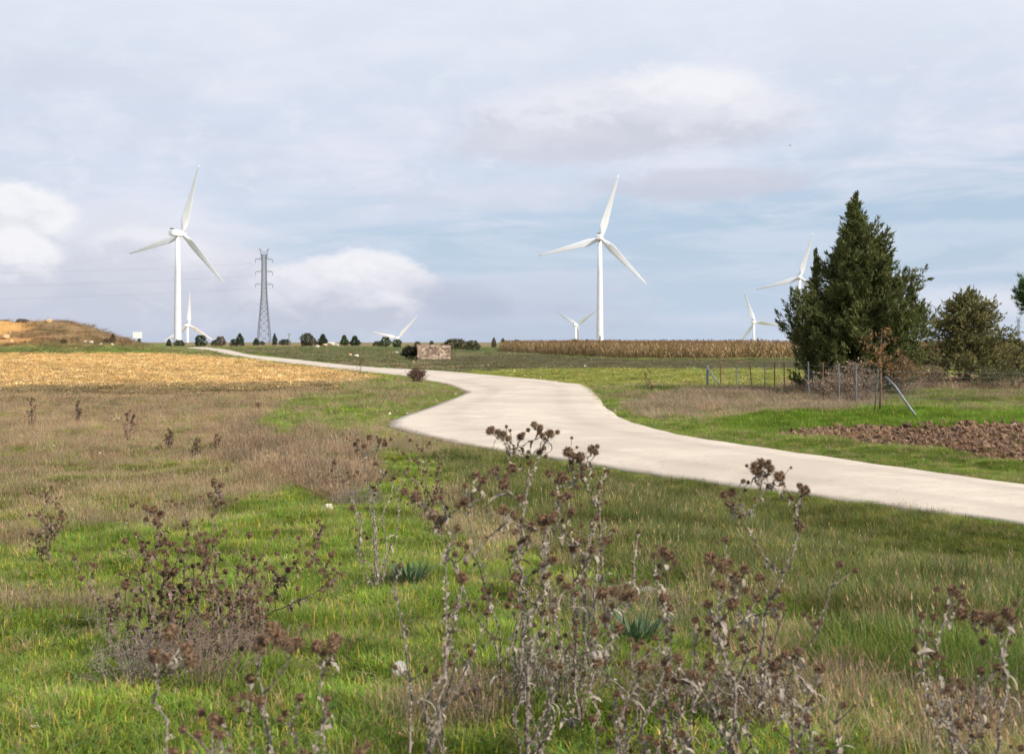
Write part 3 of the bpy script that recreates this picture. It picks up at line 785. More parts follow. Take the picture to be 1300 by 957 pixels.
tree('juniper_tree', loc, 6.95, jprof, 280, 'tall dark conical juniper tree behind the wire fence', 'tree', (.125,.145,.046), 21, nspray=20, nleaf=34, lw=.042, ll=.12, up=.75, trunk_r=.2, crown_from=.02, spr=.35, asym=jas)
# its side leader, a second stem of the same clump
tree('juniper_tree', (loc[0]-1.38, loc[1]+.1, loc[2]), 5.0, lambda h: .66*np.interp(h, [0,.15,.4,.7,.9,1], [.9,1,.75,.35,.14,.02]), 90, 'slim juniper stem crowding the tall juniper on the turbine side', 'tree', (.12,.14,.045), 22, nspray=18, nleaf=26, lw=.038, ll=.09, sprl=.6, up=.7, trunk_r=.1, crown_from=.05, spr=.35, asym=lambda az, hf: 1+.45*min(0, math.cos(az))*(hf > .3))
loc2 = P3(1228, 493)
tree('oak_tree', loc2, 4.05, lambda h: 2.25*np.interp(h, [0,.1,.25,.45,.62,.8,.92,1], [.5,.95,1.0,.80,.62,.42,.22,.05]), 190, 'small airy brownish green tree between the big juniper and the picture edge', 'tree', (.17,.165,.058), 31, nspray=17, nleaf=17, lw=.045, ll=.085, up=.35, trunk_r=.13, gap=.3, crown_from=.10, spr=.6)
tree('oak_tree', P3(1292, 488), 1.9, lambda h: 1.05*np.interp(h, [0,.2,.6,1], [.6,1,.7,.1]), 70, 'low bushy olive tree crowding the airy tree', 'tree', (.13,.135,.05), 32, nspray=14, nleaf=22, up=.4, trunk_r=.06, gap=.1)
# umbrella pine reaching into the frame
lp = (25.1, 61.0, HZ(25.1, 61.0)-.02)
def pine(loc, Ht, cr, label, seed):
    rs = np.random.default_rng(seed); root = empty('pine_tree', loc); tag(root, label, 'tree')
    tb = MB(); zt = np.linspace(-.1, Ht*.85, 8); tb.tube(np.column_stack([.05*np.sin(zt), .04*np.cos(zt*1.3)-.04, zt]), np.linspace(.16, .05, 8), 9)
    B = []; D = []; 
    for i in range(46):
        a = i*2.4; e = rs.random(); r = cr*math.sqrt(1-(e*1.9-.9)**2*.95)*(.8+.3*rs.random()); z = Ht-cr*1.0+(e*1.9-.9)*cr*.85
        tip = np.array([math.cos(a)*r, math.sin(a)*r, z]); o = np.array([0, 0, Ht-cr*1.7+.5*e])
        tb.tube([o, (o+tip)/2+np.array([0, 0, -.1]), tip], [.04, .025, .008], 4, cap=False)
        for k in range(26):
            p = o+(tip-o)*(.45+.6*rs.random())+rs.normal(0, .16, 3); B.append(p); d = (tip-o)/np.linalg.norm(tip-o)*.5+np.array([0, 0, .6])+rs.normal(0, .35, 3); D.append(d/np.linalg.norm(d))
    B = np.array(B); D = np.array(D)
    def colf(m, n): return np.tile(np.array((.085,.15,.04)), (m, n, 1))*(.65+.7*rs.random((m, 1, 1)))*(.8+.4*rs.random((m, n, 1)))
    V, C = spray_quads(B, D, np.full(len(B), .16), 26, .022, .17, rs, colf, spread=.55)
    obj('trunk', tb.mesh('trunk', True), M_bark, root); obj('crown', quads_mesh('crown', V, C), M_leaf, root)
pine(lp, 5.05, .93, 'bright green round-headed pine cut off by the picture edge', 5)

# bare and leafy bushes between the trees
def brush(loc, Hh, W, nst, label, seed, leafc=None, stemmat=None, name_='bush', cat='bush', group=None, leafn=10, r0=.008, lw=.035, stuff=None):
    rs = np.random.default_rng(seed); root = empty(name_, loc); tag(root, label, cat, group)
    b = MB(); TP = []
    for i in range(nst):
        a = rs.random()*6.28; sp = rs.random()**.6*W; base = np.array([math.cos(a), math.sin(a), 0])*sp*.35; tip = np.array([math.cos(a)*sp, math.sin(a)*sp, Hh*(.6+.45*rs.random())*(1-.35*(sp/W)**2)])
        mid = (base+tip)/2+rs.normal(0, .06*Hh, 3); P = np.array([base-np.array([0, 0, .05]), mid, tip]); b.tube(P, [r0, r0*.7, r0*.25], 4, cap=False)
        for k in range(4):
            t = .35+.6*rs.random(); p = (1-t)*mid+t*tip; q = p+np.array([rs.normal(0, .16*Hh), rs.normal(0, .16*Hh), .2*Hh*rs.random()]); b.tube([p, q], [r0*.5, r0*.2], 3, cap=False); TP += [p, q, (p+q)/2]
        TP.append(tip)
    obj('stems', b.mesh('stems'), stemmat or M_darkstem, root)
    if leafc is not None:
        TP = np.array(TP); D = rs.normal(0, 1, TP.shape); D[:, 2] += .4; D /= np.linalg.norm(D, axis=1)[:, None]
        def colf(m, n): return np.tile(np.array(leafc), (m, n, 1))*(.5+rs.random((m, n, 1)))
        V, C = spray_quads(TP, D, np.full(len(TP), .10*Hh), leafn, lw, lw*1.5, rs, colf, spread=1)
        obj('foliage', quads_mesh('foliage', V, C), M_leaf, root)
    return root
brush(P3(1085, 512), 1.3, .9, 55, 'leafless grey thorn bush at the foot of the tall juniper', 41, (.26,.19,.13), M_darkstem, leafn=2, r0=.009)
brush(P3(1060, 513), 1.0, .8, 45, 'pale dry twiggy bush among the fence posts', 42, (.30,.22,.15), M_stem, leafn=2, r0=.007)
brush(P3(1145, 505), 1.35, .75, 44, 'ochre brown bush between the crooked pole and the airy tree', 43, (.25,.16,.08), M_darkstem, leafn=4)
brush(P3(1183, 497), 1.0, .6, 36, 'reddish brown leafless bush under the edge of the airy tree', 44, (.20,.14,.085), M_darkstem, leafn=2)
brush(P3(1270, 497), 1.0, 1.3, 50, 'sparse olive bush in the grass below the low bushy tree', 45, (.12,.12,.05), M_darkstem, leafn=5)
brush(P3(529, 487.5), .68, .42, 80, 'rust red twiggy bush growing on the inside of the road bend', 46, (.17,.10,.07), plain('red_twig', (.15,.085,.06), .9, .3, 20), leafn=2, r0=.007)
# sapling with withered orange leaves
lx = P3(1117, 524)
def sapling(loc):
    rs = np.random.default_rng(9); root = empty('sapling', loc); tag(root, 'thin sapling with withered orange leaves tied beside a stake', 'sapling')
    b = MB(); b.tube([(0,0,-.1),(.02,0,.6),(0,.02,1.2),(.05,0,1.9)], [.022,.02,.014,.005], 6); TP = []
    for i in range(26):
        z = .85+1.0*rs.random(); a = rs.random()*6.28; L = .25+.35*rs.random(); p = np.array([.02, 0, z]); q = p+np.array([math.cos(a)*L, math.sin(a)*L, .25*rs.random()]); b.tube([p, q], [.006, .002], 3, cap=False)
        for k in range(6): TP.append(p+(q-p)*(.3+.7*rs.random())+rs.normal(0, .03, 3))
    TP = np.array(TP); D = rs.normal(0, 1, TP.shape); D[:, 2] -= .5; D /= np.linalg.norm(D, axis=1)[:, None]
    def colf(m, n): return np.where(rs.random((m, 1, 1)) < .45, np.array((.30,.15,.05)), np.array((.17,.10,.05)))*(.6+.8*rs.random((m, n, 1)))
    V, C = spray_quads(TP, D, np.full(len(TP), .06), 3, .042, .055, rs, colf, spread=1)
    obj('trunk', b.mesh('trunk', True), M_bark, root); obj('crown', quads_mesh('crown', V, C), M_leaf, root)
sapling(lx)
b = MB(); b.tube([(0,0,-.1),(.09,0,1.0),(.13,0,1.12)], .022, 7); o = obj('wooden_stake', b.mesh('wooden_stake', True), M_wood, None, (lx[0]-.16, lx[1]-.1, lx[2]))
tag(o, 'thin dark wooden stake propping the orange leaved sapling', 'stake')
p0 = np.array(P3(1168, 529.5)); top = np.array([(1124-HX)/F*(p0[1]+.6), p0[1]+.6, (HY-478)/F*(p0[1]+.6)])
b = MB(); b.tube([(0,0,-.05), (top-p0)*.35+np.array([.03,0,-.06]), (top-p0)*.75+np.array([.02,0,.03]), top-p0], [.03,.03,.027,.025], 8)
o = obj('leaning_pole', b.mesh('leaning_pole', True), M_galv, None, tuple(p0)); tag(o, 'crooked grey metal pole leaning down from the sapling to the grass', 'pole')

# ------------------------------------------------------------------ wire fence
posts = [(898,464,493.5,'corner'),(915,462,493,'r'),(935,463,493,'g'),(955,461,496,'r'),(971,462,496.5,'g'),(983.5,461,497,'r'),(996,460,498,'r'),(1010,459,500,'g'),(1027,459,507,'g'),(1045,460,512,'r'),(1065.5,461,514,'g'),(1087.5,462,515,'g'),(1118.5,467,521,'r')]
f0 = P3(898, 493.5); fence = empty('wire_fence', f0); tag(fence, 'wire fence of thin grey and rusty posts with a braced corner by the field', 'fence')
tops = []; bots = []
for (px, ty, by, kd) in posts:
    p = P3(px, by); h = (HY-ty)/F*p[1]-p[2]; h = max(.9, h)
    tilt = {955: -.09}.get(px, random.uniform(-.02, .02)); r = .05 if kd == 'corner' else .021
    b = MB()
    if kd == 'corner': b.tube([(0,0,-.2),(0,0,h)], r, 10)
    else:
        b.tube([(0,0,-.2),(tilt*h,0,h)], r, 4); b.tube([(0,.012,-.2),(tilt*h,.012,h)], [r*.8]*2, 3)
    o = obj('post', b.mesh('post'), M_galv if kd in ('g', 'corner') else M_rust, fence, tuple(np.array(p)-np.array(f0)))
    tops.append(np.array(p)+np.array([tilt*h, 0, h])); bots.append(np.array(p))
b = MB(); p = np.array(P3(914, 494)); b.tube([tops[0]-np.array(f0)-np.array([0,0,.08]), p-np.array(f0)+np.array([0,0,.15])], .03, 8); obj('brace', b.mesh('brace', True), M_galv, fence)
# extra run on to the second tree
ext = [(1180, 469, 519), (1243, 470, 517), (1306, 471, 516), (1370, 471, 516)]
for (px, ty, by) in ext:
    p = P3(px, by-8); h = (HY-ty)/F*p[1]-p[2]
    if px > 1300:
        b = MB(); b.tube([(0,0,-.2),(0,0,h)], .02, 4); obj('post', b.mesh('post'), M_rust, fence, tuple(np.array(p)-np.array(f0)))
    tops.append(np.array(p)+np.array([0, 0, h])); bots.append(np.array(p))
b = MB()
for i in range(len(tops)-1):
    for fz in (.12, .28, .44, .6, .76, .92):
        A = bots[i]+(tops[i]-bots[i])*fz; B_ = bots[i+1]+(tops[i+1]-bots[i+1])*fz
        Mid = (A+B_)/2-np.array([0, 0, .015+.02*random.random()])
        b.tube([A-np.array(f0), Mid-np.array(f0), B_-np.array(f0)], .0032 if fz < .9 else .0045, 3, cap=False)
    n = int(np.linalg.norm(tops[i]-tops[i+1])/.3)
    for k in range(1, n):
        A = bots[i]+(bots[i+1]-bots[i])*k/n; T_ = tops[i]+(tops[i+1]-tops[i])*k/n
        b.tube([A+(T_-A)*.1-np.array(f0), A+(T_-A)*.78-np.array(f0)], .0014, 3, cap=False)
obj('netting', b.mesh('netting'), M_wire, fence)

# ------------------------------------------------------------------ stone hut
def hut():
    x, y = G(549, 457.5); w = 42/F*y; h = 18.5/F*y; z = HZ(x, y)
    root = empty('stone_hut', (x, y+1.2, z), .12); tag(root, 'low flat-topped shelter of reddish rubble stone in the pasture', 'hut')
    rs = np.random.default_rng(4)
    core = MB(); core.box((0,0,h*.47), (w-.3, 2.1, h*.94)); obj('wall_core', core.mesh('wall_core'), M_darkstem, root)
    V = []; Fc = []; C = []; b = MB()
    def stones(face):
        zz = 0.
        while zz < h-.05:
            rh = .13+.1*rs.random(); u = -face[1]/2
            while u < face[1]/2:
                L = .18+.26*rs.random(); L = min(L, face[1]/2-u+.02)
                c = np.array([u+L/2, 0, zz+rh/2]); dd = np.array([L*.93, .26+.08*rs.random(), rh*.92])
                cu = np.array([[sx, sy, sz] for sx in (-.5, .5) for sy in (-.5, .5) for sz in (-.5, .5)])*dd*(1+.16*rs.normal(size=(8, 3)))
                cu = cu+c
                if face[0] == 'f': W_ = cu+np.array([0, -1.1, 0])
                elif face[0] == 'b': W_ = cu+np.array([0, 1.1, 0])
                else:
                    s_ = face[2]; W_ = np.column_stack([cu[:, 1]+s_*(w/2-.15), cu[:, 0], cu[:, 2]])
                t = rs.random(); col_ = np.array((.34,.235,.175)) if t < .5 else (np.array((.50,.38,.27)) if t < .85 else np.array((.27,.17,.12)))
                b.add(W_, [(0,1,3,2),(4,6,7,5),(0,4,5,1),(2,3,7,6),(0,2,6,4),(1,5,7,3)], col_*(.8+.4*rs.random())); u += L
            zz += rh
    stones(('f', w)); stones(('b', w)); stones(('s', 2.2, 1)); stones(('s', 1.0, -1))
    for i in range(40):     # capstones
        c = np.array([(rs.random()-.5)*(w-.3), (rs.random()-.5)*2.2, h*.96]); cu = np.array([[sx, sy, sz] for sx in (-.5, .5) for sy in (-.5, .5) for sz in (-.5, .5)])*np.array([.5,.45,.12])*(1+.15*rs.normal(size=(8, 3)))+c
        b.add(cu, [(0,1,3,2),(4,6,7,5),(0,4,5,1),(2,3,7,6),(0,2,6,4),(1,5,7,3)], (.36,.27,.2))
    me = b.mesh('wall', False, 'col'); m, t, bb = mat('rubble_stone'); a = t.node('ShaderNodeAttribute', attribute_type='GEOMETRY', attribute_name='col').outputs['Color']
    n1 = t.noise(t.node('ShaderNodeTexCoord').outputs['Object'], 9, 5, .7); t.link(t.mix(1., a, t.mix(n1, (.6,.6,.6), (1.4,1.4,1.4)), 'MULTIPLY'), bb.inputs['Base Color']); bb.inputs['Roughness'].default_value = 1
    obj('wall', me, m, root)
    return x, y, w
hx, hy, hw = hut()
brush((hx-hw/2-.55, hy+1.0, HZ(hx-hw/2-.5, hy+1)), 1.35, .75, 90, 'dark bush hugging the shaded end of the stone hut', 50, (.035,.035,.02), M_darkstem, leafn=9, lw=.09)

# ------------------------------------------------------------------ little bushes and trees along the skyline
def leafball(name_, seed, kind):
    """shared meshes: crown and trunk of unit height"""
    rs = np.random.default_rng(seed)
    n = 420; hf = rs.random(n)**1.05
    if kind == 'cone': pr = .42*np.interp(hf, [0,.15,.35,.7,1], [.7,1,.92,.5,.04])
    elif kind == 'round': pr = .52*np.sqrt(np.clip(1-(hf*1.7-.75)**2, 0.02, 1))
    else: pr = .62*np.sqrt(np.clip(1-(hf*1.25-.3)**2, 0.02, 1))
    a = rs.random(n)*6.28; lump = 1+.2*np.sin(a*3+seed)+.15*np.sin(a*2+hf*9); r = pr*(.55+.5*rs.random(n)**.6)*lump
    P = np.stack([r*np.cos(a), r*np.sin(a), .04+hf*.88], 1); D = np.stack([np.cos(a)*.6, np.sin(a)*.6, np.full(n, .8)], 1)+rs.normal(0, .3, (n, 3)); D /= np.linalg.norm(D, axis=1)[:, None]
    def colf(m, k): return np.ones((m, k, 3))*(.55+.6*rs.random((m, 1, 1)))*(.75+.5*rs.random((m, k, 1)))
    V, C = spray_quads(P, D, np.full(n, .10), 12, .04, .07, rs, colf, spread=.6)
    me = quads_mesh('crown', V, C); tb = MB(); tb.tube([(0,0,-.06),(.01,0,.3),(0,.01,.75)], [.045,.035,.01], 6)
    return me, tb.mesh('trunk', True)
kinds = {k: leafball('c', i+60, k) for i, k in enumerate(('cone', 'round', 'low'))}
tints = {'dark': leafmat('dark_foliage', 'vert', .15, (.08,.10,.05)), 'green': leafmat('green_foliage', 'vert', .15, (.10,.15,.05)), 'brown': leafmat('brown_foliage', 'vert', .15, (.22,.165,.10)), 'olive': leafmat('olive_foliage', 'vert', .15, (.14,.135,.07))}
SK = [ # px, top py, width px, base py, kind, tint, label
 (176.5,430,7,437,'cone','dark','tiny dark bush right under the white signboard'),
 (214.5,430.5,6,436.5,'cone','dark','tiny dark bush just before the tallest turbine tower'),
 (228,431.5,11,437,'low','dark','flat dark bush hiding the foot of the tallest turbine'),
 (254.5,425.5,13,437,'round','dark','rounded dark juniper under the far turbine blade'),
 (272,431.5,7,437,'low','dark','small dark shrub squeezed between the rounded juniper and the brown bush'),
 (280.5,427,11,437.5,'round','brown','brownish half-bare bush on the skyline beside the road crest'),
 (297.5,430.5,9,437.5,'round','dark','small round bush touching the pointed juniper'),
 (304.5,423.5,10,437.5,'cone','dark','pointed dark juniper on the skyline before the pylon'),
 (325,429.5,8,438,'cone','dark','small dark juniper at the near foot of the pylon'),
 (333,433,5,438,'round','dark','very small shrub between the pylon legs'),
 (348.5,423.5,6,438,'cone','dark','slender dark juniper just past the pylon'),
 (362,430.5,13,438,'low','dark','wide flat dark bush next to the lone skyline pole'),
 (390,423,14,437.5,'round','olive','largest rounded skyline bush, brown on one side'),
 (397,429,10,438,'low','brown','rusty low bush leaning on the largest skyline bush'),
 (410,424.5,12,438,'cone','dark','grey green triangular bush by the rock heap'),
 (437,425.5,10,438,'cone','green','fresh green pointed bush just past the rock heap'),
 (450.5,426.5,12,438,'cone','dark','dull green triangular bush beside the fresh green one'),
 (479,433,11,439,'low','olive','low olive scrub under the far two-bladed turbine blade'),
 (489,427.5,11,438,'round','green','round green bush below the far turbine blade'),
 (504.5,430.5,10,441,'round','green','round green bush hiding the tower of the far turbine'),
 (530,433.5,7,439,'round','green','small green bush above the dark end of the hut'),
 (548,432.5,5,437,'low','olive','speck of scrub above the stone hut'),
 (578,430,30,444,'low','olive','broad heap of olive scrub just behind the hut'),
 (600,432,16,445,'low','olive','smaller scrub heap between the broad one and the corn'),
 (627,428.5,6,440,'cone','brown','slim brownish bush at the corner of the corn'),
 (638.5,430,8,445,'cone','green','bright green pointed bush at the corn edge'),
 (656,431,8,437,'low','olive','low bush poking over the corn edge'),
 (705,432,6,436,'low','dark','low dark tuft of bush just before the V-bladed turbine'),
 (730,430.5,12,437,'low','dark','wide dark bush at the foot of the V-bladed turbine'),
 (745.5,431,7,437,'cone','dark','small pointed bush between the V-bladed and tall turbines'),
 (767,431.5,8,437,'low','dark','flat bush at the foot of the corn-field turbine'),
 (143.5,423.5,7,434,'cone','brown','lone dark shrub high on the slope of the mound'),
 (137,429,11,436,'low','brown','spreading brown shrub low on the mound slope'),
 (81,430,6,436,'low','dark','small black bush at the foot of the bare mound'),
 (28,404.5,14,412,'low','brown','dark scrub on the crest of the mound above the orange earth')]
for (px, ty, w, by, kd, tn, lab) in SK:
    if px < 150: x, y = G(px, by, dmin=90, dmax=400)
    elif by <= 437.5 and px < 480 or ty > 430 and px > 640: x, y = (px-HX)/F*300, 300.
    else: x, y = G(px, by, dmax=330)
    if px == 28: x, y = (px-HX)/F*139, 139.
    if px > 700: y = 262.; x = (px-HX)/F*y
    z = HZ(x, y); h = (HY-ty)/F*y-z; h = max(h, .4); wd = w/F*y/({'cone': .84, 'round': 1.0, 'low': 1.2}[kd])
    t = empty('juniper_bush' if kd == 'cone' else 'bush', (x, y, z-.03), random.random()*6.28); t.scale = (wd, wd, h)
    tag(t, lab, 'bush', 'bushes dotted along the skyline')
    me, tr = kinds[kd]; me2 = me.copy() if False else me
    o = bpy.data.objects.new('crown', me); COL.objects.link(o); o.parent = t
    if not me.materials: me.materials.append(tints['dark'])
    o.material_slots[0].link = 'OBJECT'; o.material_slots[0].material = tints[tn]
    obj('trunk', tr, M_bark, t)

# skyline pole, signboard
x, y = (367-HX)/F*300, 300.; z = HZ(x, y); b = MB(); b.tube([(0,0,-.3),(0,0,(HY-423.5)/F*y-z)], [.13,.09], 8); b.box((0,0,(HY-424.5)/F*y-z), (.9,.12,.12))
o = obj('utility_pole', b.mesh('utility_pole'), M_wood, None, (x, y, z)); tag(o, 'lone thin wooden pole on the skyline between pylon and bushes', 'pole')
x, y = (174.5-HX)/F*260, 260.; z = HZ(x, y); s0 = (HY-430)/F*y-z; s1 = (HY-421)/F*y-z
t = empty('signboard', (x, y, z)); tag(t, 'white blank billboard on two posts past the end of the mound', 'signboard')
b = MB(); b.box((0,0,(s0+s1)/2), (11.0/F*y, .08, (s1-s0)*.92)); obj('board', b.mesh('board'), M_sign, t)
for k in (-1, 1):
    b = MB(); b.tube([(k*.65,.09,-.3),(k*.65,.09,s1-.1)], .06, 6); obj('post', b.mesh('post'), M_galv, t)
b = MB()
for k in (-.55, -.18, .18, .55): b.box((k,-.055,(s0+s1)/2), (.02,.02,s1-s0-.1))
obj('panel_joint', b.mesh('panel_joint'), M_galv, t)

# ------------------------------------------------------------------ rocks
def rockmesh(seed):
    import bmesh
    rs = np.random.default_rng(seed); bm = bmesh.new(); bmesh.ops.create_icosphere(bm, subdivisions=3, radius=.5)
    pl = [(rs.normal(size=3), .28+.16*rs.random()) for _ in range(11)]
    for v in bm.verts:
        c = np.array(v.co)
        for nrm, d in pl:
            nn = nrm/np.linalg.norm(nrm); e = c@nn-d
            if e > 0: c = c-nn*e*.92
        v.co = Vector(c*(1+.03*rs.normal()))
    me = bpy.data.meshes.new('rock'); bm.to_mesh(me); bm.free(); return me
RK = [rockmesh(i) for i in range(5)]
def rock(px, py, wpx, hfrac, mt, label, seed, group='loose stones in the grass'):
    x, y = G(px, py); w = wpx/F*y; o = bpy.data.objects.new('rock', RK[seed % 5]); COL.objects.link(o)
    if not o.data.materials: o.data.materials.append(M_stone)
    o.material_slots[0].link = 'OBJECT'; o.material_slots[0].material = mt
    rs = random.Random(seed); o.location = (x, y, HZ(x, y)+w*hfrac*.25); o.scale = (w*1.1, w*.8, w*hfrac*1.2); o.rotation_euler = (rs.uniform(-.3, .3), rs.uniform(-.3, .3), rs.random()*6.28)
    tag(o, label, 'rock', group)
rock(508, 858, 34, .55, M_greystone, 'large pale grey stone at the foot of the thickest thistle', 1)
rock(5, 767, 17, .8, M_orange, 'cream stone with an orange side in the bright grass', 2)
rock(160, 671, 15, .5, M_stone, 'flat cream stone beside the dead weed cluster', 3)
rock(418, 651, 18, .8, M_stone, 'whitish upright stone at the edge of the dry thicket', 4)
rock(597, 697, 18, .8, M_orange, 'orange streaked stone behind the branching thistle', 5)
rock(627, 695, 20, .7, M_stone, 'cream blocky stone beside the orange streaked one', 6)
rock(772, 742, 26, .5, M_stone, 'pale flat stone behind the middle thistles', 7)
rock(802, 752, 20, .4, M_stone, 'tilted pale stone next to the flat one behind the thistles', 8)
rock(823, 757, 28, .35, M_greystone, 'long whitish slab lying on the straw', 9)
rock(482, 703, 12, .7, M_orange, 'small tan stone by the twisted bare stalk', 10)
rock(425, 858, 14, .5, M_stone, 'small white stone half sunk in bright grass', 11)
rock(486, 806, 8, .5, M_greystone, 'tiny pale stone in the open bright grass', 12)
rock(457, 871, 14, .4, M_orange, 'small rusty stone low in the bright grass', 13)
rock(703, 862, 16, .5, M_orange, 'small orange stone between two thistle stems', 14)
for i, (px, py, w, lb) in enumerate([(108,437,7,'white boulder at the grassy foot of the mound'),(116,438,6,'white boulder beside its bigger twin below the mound'),(128,439,5,'small white rock in the row under the mound'),(143,440,6,'white rock nearest the end of the mound row'),(155,431,5,'single pale rock high at the mound end'),
        (72,409,10,'pale outcrop rock on top of the mound'),(62,411,8,'tan outcrop rock beside the one on the mound top'),(8,431,12,'orange boulder at the foot of the orange earth'),(14,434,8,'pinkish boulder below the orange earth'),
        (412,440,8,'tan boulder of the skyline heap beside the triangular bush'),(419,439,12,'long pale slab propped in the skyline rock heap'),(428,440,7,'cream boulder at the end of the skyline heap'),(403,441,7,'brown boulder low in the skyline heap'),
        (445,452,6,'small yellowish rock in the middle of the pasture'),(452,454,9,'flat pale rock on the pasture near the road'),(463,456,5,'little white rock near the flat pasture rock'),
        (513,447,7,'tumbled stone lying before the hut bush'),(504,449,6,'tumbled stone farther from the hut bush'),(519,443,6,'stone fallen behind the hut bush'),(525,461,4,'small yellow stone on the grass below the hut'),
        (604,466,4,'small white stone near the far road edge'),(612,466,5,'small white stone paired with another near the far road edge'),(743,466,6,'pale stone on the slope before the corn'),(735,468,5,'smaller stone beside the one before the corn'),
        (1062,540,5,'white stone at the top edge of the ploughed earth'),(1021,491,4,'pale stone in the grass by the fence')]):
    rock(px, py, w, .6, M_orange if ('orange' in lb or 'yellow' in lb or 'tan' in lb) else M_stone, lb, 20+i, 'pale rocks scattered over the far ground')

# brown mound of dug corn earth
# ------------------------------------------------------------------ thistles and dead weeds
def head_mesh(seed, r=.019):
    rs = np.random.default_rng(seed); b = MB(); n = 150
    import bmesh
    bm = bmesh.new(); bmesh.ops.create_icosphere(bm, subdivisions=2, radius=r*.72)
    V = np.array([v.co[:] for v in bm.verts]); Fc = [[v.index for v in f.verts] for f in bm.faces]; bm.free(); V[:, 2] *= .9
    b.add(V, Fc)
    for i in range(n):
        z = 1-2*(i+.5)/n; a = i*2.39996; q = math.sqrt(1-z*z); d = np.array([q*math.cos(a), q*math.sin(a), z])+rs.normal(0, .12, 3); d /= np.linalg.norm(d)
        s_ = np.cross(d, rs.normal(size=3)); s_ /= np.linalg.norm(s_); u = np.cross(d, s_); L = r*(1.15+.35*rs.random())*(.85 if z > .6 else 1)
        base = d*r*.6; w = r*.12
        b.add([base+s_*w, base-s_*w*.5+u*w*.8, base-s_*w*.5-u*w*.8, d*L], [(0,1,3),(1,2,3),(2,0,3)])
    me = b.mesh('flower_head'); me.materials.append(M_head)
    tb = MB()
    for i in range(60):     # tan pappus tuft on top
        a = rs.random()*6.28; q = rs.random()**.5*.55; d = np.array([q*math.cos(a), q*math.sin(a), 1.]); d /= np.linalg.norm(d); s_ = np.array([-math.sin(a), math.cos(a), 0])*r*.06
        tb.add([d*r*.5-s_, d*r*.5+s_, d*r*1.12], [(0, 1, 2)])
    t2 = tb.mesh('tuft'); t2.materials.append(M_headt); return me, t2
HEADS = [head_mesh(i) for i in range(4)]
